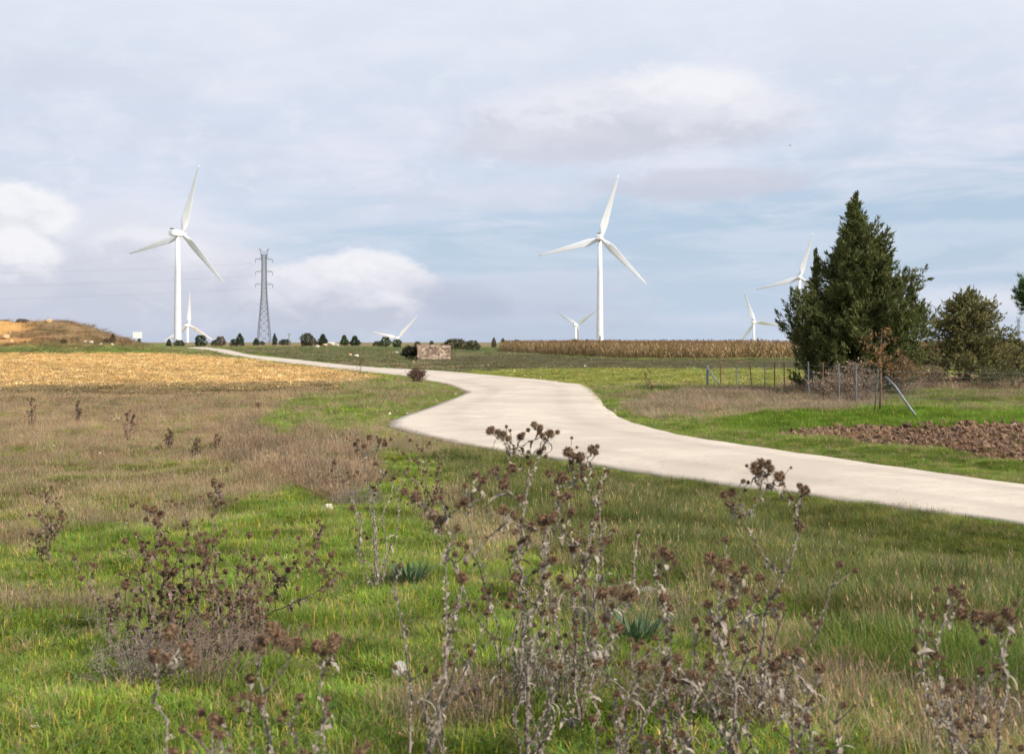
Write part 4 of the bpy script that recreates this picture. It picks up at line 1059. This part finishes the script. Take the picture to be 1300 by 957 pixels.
def thistle(bpx, bpy_, hs, label, seed, depth=None, forks=None, thick=.0085, stem=None, hscale=1.0, name_='thistle', cat='thistle', leafn=1.0, buds=1.0, group='dead thistles standing in the grass', tuft_=.35, zig=.02, extra=5):
    """hs: surveyed head bearings (px,py[,scale]) at about the plant's own distance"""
    rs = np.random.default_rng(seed); thick = thick*.72
    if depth is None: x, y = G(bpx, bpy_)
    else: y = depth; x = (bpx-HX)/F*y
    z = HZ(x, y); root = empty(name_, (x, y, z)); tag(root, label, cat, group)
    base = np.array([x, y, z]); Hd = []
    for h in hs:
        yy = y+rs.normal(0, .07); Hd.append((np.array([(h[0]-HX)/F*yy, yy, (HY-h[1])/F*yy])-base, h[2] if len(h) > 2 else 1.))
    top = np.mean([h[0] for h in Hd], 0); Hmax = max(h[0][2] for h in Hd)
    b = MB(); lb = MB()
    # main stem aims at the centre of its heads
    T = np.array([top[0]*.55, top[1]*.6, top[2]*.48]) if len(Hd) > 1 else Hd[0][0]
    def crooked(a, c, n=7, amp=zig):
        t = np.linspace(0, 1, n)[:, None]; P = a*(1-t)+c*t; L = np.linalg.norm(c-a)
        P[1:-1] += rs.normal(0, amp*max(L, .15), (n-2, 3)); return P
    main = crooked(np.array([0, 0, -.04]), T, 9, .013)
    b.tube(main, np.linspace(thick*1.25, thick*.8, 9), 7)
    runs = [(main, thick)]
    for k, (hp, hsz) in enumerate(sorted(Hd, key=lambda q: q[0][2])):
        if len(Hd) > 1:
            # join an existing run at a lower point
            best = None
            for (P, th) in runs[:1+len(runs)]:
                for i in range(2, len(P)):
                    dz = hp[2]-P[i][2]; lat = np.hypot(*(hp[:2]-P[i][:2]))
                    if dz < .05: continue
                    cost = np.linalg.norm(hp-P[i])+.45*max(0, lat*1.15-dz)+.04*rs.random()+.05*i/len(P)*0
                    if best is None or cost < best[0]: best = (cost, P, i, th)
            if best is None: o_ = main[3]; th = thick
            else: o_ = best[1][best[2]]; th = best[3]
            L = np.linalg.norm(hp-o_); d = (hp-o_)
            m1 = o_+d*.5+np.array([d[0]*.12, d[1]*.12, -.06*L]); n = 7; t = np.linspace(0, 1, n)[:, None]
            P = (1-t)**2*o_+2*t*(1-t)*m1+t*t*hp; P[1:-1] += rs.normal(0, .02*max(L, .1), (n-2, 3))
            t0 = th*.72; b.tube(P, np.linspace(t0, max(.0022, t0*.5), n), 6); runs.append((P, t0*.8))
        else: P = main
        dirn = P[-1]-P[-3]; dirn /= np.linalg.norm(dirn)
        hm, tm = HEADS[rs.integers(0, 4)]
        q = Vector(dirn.tolist()).to_track_quat('Z', 'Y'); s_ = hsz*hscale*(.68+.4*rs.random())
        o = obj('flower_head', hm, None, root); o.rotation_mode = 'QUATERNION'; o.rotation_quaternion = q; o.location = tuple(P[-1]+dirn*.012*s_); o.scale = (s_,)*3
        if rs.random() < tuft_: obj('tuft', tm, None, o)
        for kk in range(int(rs.poisson(.9*buds))):    # small withered side buds
            i = rs.integers(2, len(P)-1); pp = P[i]+rs.normal(0, .008, 3); s2 = hsz*hscale*(.22+.3*rs.random())
            o = obj('bud', HEADS[rs.integers(0, 4)][0], None, root); o.location = tuple(pp); o.scale = (s2,)*3; o.rotation_euler = (rs.random()*3, rs.random()*3, 0)
    # thinner secondary stalks from the same root
    if Hmax > .3:
        for kk in range(extra):
            a = rs.random()*6.28; Lh = Hmax*(.30+.55*rs.random()); sp = Lh*(.12+.38*rs.random())
            q = np.array([math.cos(a)*sp, math.sin(a)*sp, Lh]); o_ = np.array([math.cos(a)*.02, math.sin(a)*.02, -.03]); P = crooked(o_, q, 7, .03)
            b.tube(P, np.linspace(thick*.6, .0018, 7), 5); runs.append((P, thick*.4))
            hh = hscale*(.5+.45*rs.random()); o = obj('flower_head', HEADS[rs.integers(0, 4)][0], None, root); o.location = tuple(P[-1]); o.scale = (hh,)*3
            for k2 in range(rs.integers(2, 5)):
                i = rs.integers(3, 6); d = np.array([rs.normal(0, .6), rs.normal(0, .6), .7]); q2 = P[i]+d*(.04+.08*rs.random())
                b.tube([P[i], (P[i]+q2)/2, q2], [.0026, .002, .0015], 4, cap=False); hh = hscale*(.3+.4*rs.random())
                o = obj('bud', HEADS[rs.integers(0, 4)][0], None, root); o.location = tuple(q2); o.scale = (hh,)*3
    # short side twigs ending in withered buds
    for (P, th) in list(runs):
        for kk in range(int(rs.poisson(.8*buds))):
            i = rs.integers(2, len(P)-1); L = .04+.10*rs.random(); a = rs.random()*6.28; d = np.array([math.cos(a)*.7, math.sin(a)*.7, .3+.6*rs.random()])
            q = P[i]+d*L; mm = (P[i]+q)/2-np.array([0, 0, .12*L]); b.tube([P[i], mm, q], [th*.45, th*.35, .0018], 4, cap=False)
            s2 = hscale*(.3+.35*rs.random()); o = obj('bud', HEADS[rs.integers(0, 4)][0], None, root); o.location = tuple(q+d*.01); o.scale = (s2,)*3; o.rotation_euler = (rs.random()*3, rs.random()*3, 0)
    # spiny wings along the stems and curled papery leaves
    for (P, th) in runs:
        L = np.sum(np.linalg.norm(np.diff(P, axis=0), axis=1))
        for k in range(int(L*110)):
            t = rs.random()*(len(P)-1.001); i = int(t); p = P[i]+(P[i+1]-P[i])*(t-i); a = rs.random()*6.28
            d = np.array([math.cos(a), math.sin(a), rs.normal(0, .5)]); ax = (P[i+1]-P[i]); ax /= np.linalg.norm(ax)+1e-9; w = .009*(.5+rs.random())
            e = th*.5; lb.add([p-ax*w+d*e, p+ax*w+d*e, p+d*(e+.005+.010*rs.random())+ax*w*.3], [(0, 1, 2)])
    nl = int(leafn*len(runs)*2.6)+3
    for k in range(nl):
        P, th = runs[rs.integers(0, len(runs))]
        i = rs.integers(1, max(2, len(P)-2)); p = P[i]
        if p[2] > .75*Hmax and rs.random() < .7: continue
        a = rs.random()*6.28; d = np.array([math.cos(a), math.sin(a), 0]); s_ = np.array([-d[1], d[0], 0]); L = .04+.075*rs.random(); W = .0035+.0065*rs.random()
        cu = rs.uniform(.5, 2.8); pr = None; dz0 = rs.uniform(.1, .8); VV = []; n = 8
        ang = dz0; q = p.copy(); tw = rs.normal(0, .5)
        for j in range(n+1):
            tt = j/n; ww = W*(math.sin(PI*min(1, .12+tt*.9))**.7)*(1+.45*(-1)**j*rs.random())
            sd = s_*math.cos(tw*tt*2)+np.array([0, 0, 1])*math.sin(tw*tt*2)
            VV += [q-sd*ww, q+d*0+np.array([0, 0, -.3*ww]), q+sd*ww]
            ang -= cu*2.2/n; q = q+(d*math.cos(ang)+np.array([0, 0, 1])*math.sin(ang))*L/n
        lb.add(VV, [(3*j+a_, 3*j+a_+1, 3*j+a_+4, 3*j+a_+3) for j in range(n) for a_ in (0, 1)])
    obj('stem', b.mesh('stem', True), stem or M_stem, root); obj('withered_leaves', lb.mesh('withered_leaves'), M_papery if stem is None else stem, root)
    return root
D1 = 5.2
thistle(541, 868+40, [(516,626,1.2),(530,632,1.1),(550,657,1.3),(560,664,1.3),(588,638,1.1),(586,738,1.1),(630,600,1),(648,598,1.3),(642,618,1.3),(604,606,1),(612,612,1),(660,635,1.1)], 'thickest pale thistle leaning out wide, stout forked grey stem', 101, depth=4.9, thick=.012, leafn=1.6)
thistle(662, 895, [(625,549,1.1),(633,551,1.2),(640,554,.9),(646,558,.8),(660,557,1.15),(679,541,1.0),(686,544,1.0),(697,553,1.2),(687,553,.8),(684,576,.9),(672,590,.8)], 'tallest thistle, its brown heads standing against the pale road', 102, depth=5.7, thick=.010, leafn=1.6)
thistle(668, 905, [(640,650,1.1),(655,655,1.1),(675,672,1.2),(690,665,1.2),(665,690,1.1),(700,662,1),(650,700,1),(657,735,1.1),(700,712,1),(690,780,1)], 'bushy grey thistle crowded under the tallest one', 103, depth=5.0, thick=.012, leafn=2)
thistle(742, 872, [(722,577,1.2),(728,582,1.1),(737,583,1.3),(750,573,1.0),(755,576,.9),(742,608,.9),(770,600,1.0),(760,620,.7),(716,606,1.1),(700,602,1.1),(726,590,.8)], 'tall dark-headed thistle between the tallest one and the road bend', 104, depth=5.9, thick=.009, leafn=2)
thistle(735, 880, [(703,628,1),(712,635,1.1),(722,632,1.1),(705,655,1.1),(724,652,1),(735,690,1.1),(750,700,1),(768,688,1.3),(728,700,1)], 'short tangled thistle below the dark-headed tall one', 105, depth=5.4, thick=.009, leafn=2)
thistle(968, 890, [(965,590,1.1),(972,592,1.2),(960,597,1.2),(977,597,1.),(985,607,1.1),(992,609,1.0),(975,619,.8),(958,600,.9),(1015,618,.8),(1020,626,1.1),(1005,632,.8),(920,630,1.1),(930,629,1.1),(925,640,.9),(941,656,.8),(1014,671,1.1)], 'solitary tall thistle with spread arms near the straight road stretch', 106, depth=5.4, thick=.010, leafn=2.2)
thistle(930, 905, [(905,712,1.2),(920,722,1.3),(932,735,1.3),(915,748,1.2),(945,725,1.1),(900,770,1.2),(928,770,1.1),(960,762,1.1),(990,770,1),(965,735,1)], 'dense brown cluster of thistle heads in front of the solitary one', 107, depth=4.7, thick=.010, leafn=2, hscale=1.05)
thistle(845, 905, [(832,707,1.1),(842,703,1.1),(850,708,1.),(842,760,1.0),(836,735,.8),(850,775,1)], 'slim thistle with a single topknot, on the straw patch', 108, depth=5.0, thick=.009, leafn=1.5)
thistle(792, 930, [(765,758,1.3),(778,755,1.3),(790,760,1.3),(800,757,1.2),(770,790,1.1),(785,800,1.),(755,805,1.1),(815,850,1.2),(760,845,1.1)], 'low flat-topped thistle beside the bluish leaved weed', 109, depth=4.5, thick=.010, leafn=2)
thistle(1212, 930, [(1208,752,1.1),(1215,757,1.),(1221,765,1.0),(1203,772,.9),(1185,785,1.),(1188,835,1)], 'thin pale thistle forking low in the dark grass by the road', 110, depth=4.6, thick=.008, leafn=1.2)
thistle(1275, 950, [(1225,781,1.2),(1242,784,1.3),(1252,788,1.2),(1262,786,1.1),(1278,782,1.4),(1285,790,1.),(1270,800,1)], 'arching thistle with a row of joined brown heads', 111, depth=4.2, thick=.010, leafn=1.2)
thistle(222, 985, [(219,808,1.25),(196,833,1.),(210,838,1.0),(235,828,1.3),(240,840,1.1),(226,822,.9)], 'blurred thistle with rusty heads in the dead weed cluster', 112, depth=3.7, thick=.009, leafn=1)
thistle(335, 985, [(333,817,1.2),(348,803,1.2),(356,812,1.2),(366,817,1.2),(376,819,1.1),(328,826,1.1)], 'thistle carrying an arched row of tan heads over bright grass', 113, depth=3.8, thick=.009, leafn=1)
thistle(398, 985, [(404,823,1.),(424,817,1.1),(421,825,1.0),(410,832,.8)], 'small thistle of three close heads on a forked thin stem', 114, depth=3.9, thick=.006, leafn=.8)
thistle(1030, 960, [(1000,835,1.2),(1012,828,1.),(985,850,1.1),(1040,852,1),(960,840,1)], 'stubby thistle at the base of the solitary tall one', 115, depth=4.3, thick=.009, leafn=2)
thistle(880, 960, [(880,862,1.1),(862,840,1.),(900,850,1.1),(850,850,.9)], 'squat thistle sunk in the straw beside the slim one', 116, depth=4.3, thick=.009, leafn=2)
thistle(480, 752, [(452,565,.9),(462,568,1.),(470,556,.9),(487,565,.9),(482,560,.9),(478,590,1.),(455,600,.8),(474,620,.8),(490,600,.9)], 'twisted bare thistle stalk leaning at the bend of the road', 117, thick=.011, leafn=1.2, hscale=1.1)
dk = M_darkstem
thistle(540, 668, [(520,560,.8),(530,566,.8),(545,562,.8),(552,575,.8),(527,585,.8),(560,590,.8),(515,600,.8),(540,600,.8),(555,612,.8),(528,620,.8),(560,625,.8),(520,632,.8),(548,635,.8),(535,572,.7),(513,575,.7),(556,600,.7)], 'bushy mauve brown dead weed in front of the road bend', 118, thick=.007, leafn=3, hscale=1.2, stem=dk, name_='dead_weed', cat='dead weed')
# cluster of dead weeds at the left
W8 = [(272,835,[(272,612,1.2),(280,618,1.),(268,630,1),(278,640,.9),(270,655,.8)],'tallest dark weed spire of the dead cluster'),
 (190,840,[(195,650,1.3),(204,655,1.3),(185,645,1.),(198,663,1),(180,690,.9),(205,690,1.),(190,705,1)],'dead weed with a pale fluffy top in the dead cluster'),
 (255,840,[(250,683,1),(262,690,1.2),(255,700,1.2),(265,710,1.),(245,720,1),(238,690,.9)],'dark knotted weed right beside the tallest spire'),
 (212,838,[(212,725,1),(220,730,1),(205,728,.9),(215,745,.9),(226,700,.9)],'short brown weed in the middle of the dead cluster'),
 (165,835,[(120,720,1),(105,735,1.),(95,710,.9),(140,770,.9),(155,740,.8)],'bent grey weed sloping away from the dead cluster'),
 (300,815,[(345,722,1.1),(365,725,1.1),(375,715,1.),(392,703,1.1),(400,695,1.),(420,706,1.1),(410,725,1),(432,730,1),(352,745,1.1),(340,760,1.1),(390,718,1.1),(330,775,1),(415,740,1)],'dark weed leaning far over across the bright grass'),
 (62,720,[(60,628,1.),(35,625,1.),(72,633,.9),(78,650,1.2),(66,658,1.2),(55,662,1.1),(80,660,1.),(70,668,1)],'dark headed weed by itself in the dull grass'),
 (405,700,[(405,662,.9),(410,668,.9),(402,674,.8)],'short dark weed tip near the whitish stone'),
 (325,830,[(322,725,.9),(326,740,.9),(318,760,.9),(330,755,.8)],'thin dark weed under the leaning one'),
 (230,835,[(232,640,.6),(238,665,.8),(234,700,.7)],'wispy weed stalk between the spire and the fluffy top')]
for i, (bx_, by_, hs, lb_) in enumerate(W8):
    thistle(bx_, by_, [(*h[:2], h[2]*.85) for h in hs], lb_, 130+i, thick=.0055, leafn=2.6, buds=2.2, stem=dk, name_='dead_weed', cat='dead weed', hscale=1.1, group='dead dark weeds in the grass', tuft_=.15, zig=.03)
W9 = [(40,545,506,'far dark weed in the brown band of field'),(100,540,510,'stout far weed in the brown band of field'),(165,560,522,'thin far weed at the brown field edge'),(214,573,545,'squat far weed where brown grass turns green'),(276,572,553,'dark far weed low on the green patch'),
      (250,585,558,'mid-distance weed in the green and brown mix'),(328,522,512,'tiny weed on top of the grass bank'),(457,478,452,'tall far weed at the road edge by the yellow field'),(823,498,470,'lone upright weed in the yellow green field'),(828,498,490,'short leafy weed at the foot of the lone one'),(657,492,0,'')]
for i, (px, by_, ty, lb_) in enumerate(W9[:-1]):
    w = (by_-ty)*.14
    thistle(px, by_, [(px+random.uniform(-w, w), ty+random.uniform(0, .45)*(by_-ty), 1.3) for k in range(9)]+[(px, ty, 1.5)], lb_, 160+i, thick=.009, leafn=2.5, buds=1, stem=dk, name_='dead_weed', cat='dead weed', hscale=1.0, group='dead dark weeds in the grass', tuft_=.1)
for i, (px, by_, hh, ww, n_, c_, lb_) in enumerate([
  (180,868,.36,.30,70,0,'low tangle of grey dead stalks under the fluffy topped weed'),(262,872,.34,.34,80,1,'dark brown tangle at the root of the tallest weed spire'),
  (700,890,.30,.32,70,0,'ash grey tangle of dead stalks between two thistle stems'),(600,905,.22,.26,50,1,'brown tangle of stalks beside the thickest thistle'),
  (860,902,.26,.34,80,1,'matted rust brown stalks around the slim thistle'),(955,912,.30,.34,80,0,'grey tangle wrapped round the foot of the solitary thistle'),
  (1060,880,.16,.40,60,0,'flattened straw coloured stalks past the solitary thistle'),(1235,930,.28,.32,60,1,'brown tangle between the two thistles near the picture edge'),
  (330,820,.22,.30,60,1,'dark tangle below the far leaning weed'),(120,800,.20,.28,50,0,'thin grey stalks under the bent weed'),
  (800,775,.20,.55,80,0,'pale dry stalks heaped on the flat stones'),(455,640,.30,.40,90,0,'mauve grey twigs at the edge of the dry thicket'),
  (405,610,.32,.45,90,1,'brown twigs standing in the middle of the dry thicket')]):
    brush(P3(px, by_), hh, ww, n_, lb_, 300+i, None, M_stem if c_ == 0 else M_darkstem, name_='dead_stalks', cat='dead stalks', group='tangles of dead stalks', r0=.0032)
# bluish leafy weed
def leafyweed(px, py, label, seed):
    x, y = G(px, py); rs = np.random.default_rng(seed); root = empty('leafy_weed', (x, y, HZ(x, y))); tag(root, label, 'weed'); V = []; C = []
    n = 140; a = rs.random(n)*6.28; P = np.stack([.10*np.cos(a)*rs.random(n), .10*np.sin(a)*rs.random(n), np.zeros(n)], 1)
    q, sg = blade_quads(P, a, .10+.16*rs.random(n), np.full(n, .022), rs.uniform(.2, 1.1, n), seg=3); c = np.array((.095,.15,.07))*(.7+.6*rs.random((n, 1)))
    obj('leaves', quads_mesh('leaves', q, np.tile(c, (3, 1))), M_leaf, root)
leafyweed(808, 828, 'bluish green leafy weed growing beside the straw', 3)
leafyweed(520, 745, 'dark green leafy weed near the bare thistle stalk', 4)
# bird
b = MB(); b.tube([(-.3,0,0),(-.15,0,.02),(.1,0,.03),(.25,0,.02),(.34,0,0)], [.01,.07,.09,.05,.01], 8); 
b.add([(.15,0,.05),(-.1,0,.05),(-.15,-.35,.16),(.05,-.4,.17),(-.2,-.8,.06)], [(0,1,2,3),(3,2,4)]); b.add([(.15,0,.05),(-.1,0,.05),(-.15,.35,.16),(.05,.4,.17),(-.2,.8,.06)], [(3,2,1,0),(4,2,3)])
yb = 330.; o = obj('bird', b.mesh('bird', True), M_darkstem, None, ((1003-HX)/F*yb, yb, (HY-185)/F*yb)); o.rotation_euler = (.2, .1, .3); tag(o, 'tiny dark bird gliding high in the grey sky', 'bird')

# ------------------------------------------------------------------ sky, sun
SUN_EL, SUN_AZ = 36.0, 128.0       # azimuth clockwise from the view direction (+Y)
w = bpy.data.worlds.new('World'); sc.world = w; w.use_nodes = True
t = NT(w.node_tree); bg = w.node_tree.nodes['Background']
sky = t.node('ShaderNodeTexSky', sky_type='NISHITA'); sky.sun_disc = False; sky.sun_elevation = math.radians(SUN_EL); sky.sun_rotation = math.radians(SUN_AZ)
sky.air_density = 1.0; sky.dust_density = .8; sky.ozone_density = 1.2
STR = .10
gen = t.node('ShaderNodeTexCoord').outputs['Generated']
sx = t.node('ShaderNodeSeparateXYZ'); t.link(gen, sx.inputs[0])
az = t.math('ARCTAN2', sx.outputs[0], sx.outputs[1]); el = t.math('ARCSINE', sx.outputs[2])
def A(px): return math.atan((px-HX)/F)
def E(py): return math.atan((HY-py)/F)
cv = t.node('ShaderNodeCombineXYZ'); t.link(t.math('MULTIPLY', az, 1.0), cv.inputs[0]); t.link(t.math('MULTIPLY', el, 1.9), cv.inputs[1])
base_n = t.noise(cv.outputs[0], 9, 4, .58, .3); fine_n = t.noise(cv.outputs[0], 26, 5, .62, .4); big_n = t.noise(cv.outputs[0], 3.2, 4, .5)
edge = t.noise(cv.outputs[0], 60, 4, .6)
wa = t.math('SUBTRACT', fine_n, .5); wb = t.math('SUBTRACT', edge, .5); wc = t.math('SUBTRACT', base_n, .5)
def blob(cx, cy, rx, ry, soft=.45, amt=.5, flat=0.):
    """soft cloud mass centred on a bearing, ragged by noise; returns mask and vertical position"""
    u = t.math('DIVIDE', t.math('SUBTRACT', az, A(cx)), rx/F); v = t.math('DIVIDE', t.math('SUBTRACT', el, E(cy)), ry/F)
    d = t.math('SQRT', t.math('ADD', t.math('MULTIPLY', u, u), t.math('MULTIPLY', v, v)))
    d = t.math('ADD', d, t.math('MULTIPLY', wa, amt*3.0))
    d = t.math('ADD', d, t.math('MULTIPLY', wb, amt*1.5))
    d = t.math('ADD', d, t.math('MULTIPLY', wc, amt*2.6))
    return t.ramp(d, 1.0+soft*.5, 1.0-soft*.5), v
def cloudcol(r, g_, b_): return (r/STR, g_/STR, b_/STR)
def S(r, g_, b_):
    f = lambda c: ((c/255+.055)/1.055)**2.4 if c > 10 else c/255/12.92
    return cloudcol(f(r), f(g_), f(b_))
c = t.mix(.80, sky.outputs[0], S(183,203,226))
c = t.mix(t.ramp(el, .10, 0.0), c, S(190,205,225))
# thin streaks in the open blue
st = t.node('ShaderNodeCombineXYZ'); t.link(t.math('MULTIPLY', az, 2.2), st.inputs[0]); t.link(t.math('MULTIPLY', el, 13.), st.inputs[1])
stn = t.noise(st.outputs[0], 3.2, 5, .62, .5)
c = t.mix(t.math('MULTIPLY', t.ramp(stn, .42, .66), .6), c, S(209,218,233))
# high overcast veil: lower edge slopes
lim = t.math('ADD', t.math('MULTIPLY', az, .09), E(300))
hv = t.math('SUBTRACT', el, lim)
hv = t.math('ADD', hv, t.math('MULTIPLY', t.math('SUBTRACT', big_n, .5), .05)); hv = t.math('ADD', hv, t.math('MULTIPLY', t.math('SUBTRACT', stn, .5), .07))
veil = t.ramp(hv, -.012, .05)
vc = t.mix(t.ramp(base_n, .35, .66), S(206,214,230), S(223,226,239))
vc = t.mix(t.math('MULTIPLY', t.ramp(stn, .58, .40), .4), vc, S(203,216,234))
vc = t.mix(t.math('MULTIPLY', t.ramp(fine_n, .52, .70), .35), vc, S(230,232,241))
vc = t.mix(t.math('MULTIPLY', t.ramp(el, .15, .28), .75), vc, S(226,231,242))
c = t.mix(t.math('MULTIPLY', veil, .95), c, vc)
def cloud(c, cx, cy, rx, ry, top, bot, alpha=1., soft=.5, amt=.4, mid=0.):
    m, v = blob(cx, cy, rx, ry, soft, amt)
    vv = t.math('ADD', v, t.math('ADD', t.math('MULTIPLY', wc, 3.0), t.math('MULTIPLY', wa, 2.2)))
    col_ = t.mix(t.ramp(vv, -.6+mid, .7+mid), bot, top)
    return t.mix(t.math('MULTIPLY', m, alpha), c, col_)
WH = S(240,240,244)
c = cloud(c, 250, 400, 460, 52, S(204,208,221), S(186,195,213), .9, .8, .35)
c = cloud(c, 640, 408, 150, 32, S(192,200,218), S(184,194,213), .85, .8, .35)
c = cloud(c, 90, 345, 240, 75, S(219,222,232), S(198,203,218), .9, .6, .3)
c = cloud(c, 250, 360, 120, 45, S(220,221,231), S(197,202,217), .8, .6, .35)
c = cloud(c, 5, 290, 95, 42, WH, S(212,215,226), .95, .35, .24)
c = cloud(c, 15, 345, 62, 46, WH, S(205,208,221), .95, .30, .24)
c = cloud(c, 190, 335, 80, 40, S(235,235,241), S(208,211,223), .75, .6, .3)
c = cloud(c, 440, 372, 118, 48, S(232,232,239), S(194,199,214), .95, .28, .22, .1)
c = cloud(c, 470, 348, 68, 28, S(239,239,243), S(216,218,229), .8, .4, .25)
c = cloud(c, 360, 385, 60, 30, S(215,217,228), S(190,196,212), .7, .6, .3)
c = cloud(c, 590, 385, 60, 26, S(186,194,212), S(182,191,210), .7, .7, .35)
c = cloud(c, 1270, 395, 130, 26, S(226,228,236), S(205,212,226), .7, .8, .4)
c = cloud(c, 820, 150, 205, 44, S(229,230,238), S(202,205,218), .92, .5, .26, -.05)
c = cloud(c, 880, 122, 95, 34, S(239,239,244), S(219,221,232), .85, .7, .3)
c = cloud(c, 690, 185, 110, 24, S(213,215,226), S(203,206,220), .75, .7, .35)
c = cloud(c, 900, 236, 125, 20, S(204,207,221), S(198,202,217), .85, .6, .32)
c = cloud(c, 60, 110, 130, 22, S(210,214,228), S(205,210,225), .45, .8, .4)
c = cloud(c, 720, 360, 110, 20, S(206,212,226), S(196,204,221), .65, .7, .4)
c = cloud(c, 850, 415, 260, 16, S(198,208,224), S(190,202,220), .6, .9, .4)
c = cloud(c, 620, 250, 120, 18, S(211,216,230), S(206,212,227), .6, .8, .4)
c = cloud(c, 1200, 305, 200, 14, S(206,217,233), S(198,211,229), .6, .8, .4)
t.link(c, bg.inputs[0]); bg.inputs[1].default_value = STR
w.cycles.sampling_method = 'MANUAL'; w.cycles.sample_map_resolution = 256
sun = bpy.data.lights.new('sun', 'SUN'); sun.energy = 5.0; sun.angle = math.radians(.6); sun.color = (1, .945, .86)
so = bpy.data.objects.new('sun', sun); COL.objects.link(so)
e, a = math.radians(SUN_EL), math.radians(SUN_AZ)
sd = Vector((math.sin(a)*math.cos(e), math.cos(a)*math.cos(e), math.sin(e)))
so.rotation_euler = sd.to_track_quat('Z', 'Y').to_euler(); so.location = (30, -30, 60)

# ------------------------------------------------------------------ camera
cam = bpy.data.cameras.new('camera'); co = bpy.data.objects.new('camera', cam); COL.objects.link(co); sc.camera = co
co.location = (0, 0, 0); co.rotation_euler = (PI/2, 0, 0)
cam.sensor_width = 36; cam.lens = 45; cam.shift_y = -(478.5-HY)/1300; cam.clip_start = .05; cam.clip_end = 60000
cam.dof.use_dof = True; cam.dof.focus_distance = 13.0; cam.dof.aperture_fstop = 5.0
vs = sc.view_settings; vs.view_transform = 'Standard'; vs.look = 'None'; vs.exposure = 0.08; vs.gamma = 1; vs.use_curve_mapping = False
sc.cycles.max_bounces = 4; sc.cycles.diffuse_bounces = 2; sc.cycles.transmission_bounces = 2; sc.cycles.caustics_reflective = False; sc.cycles.caustics_refractive = False
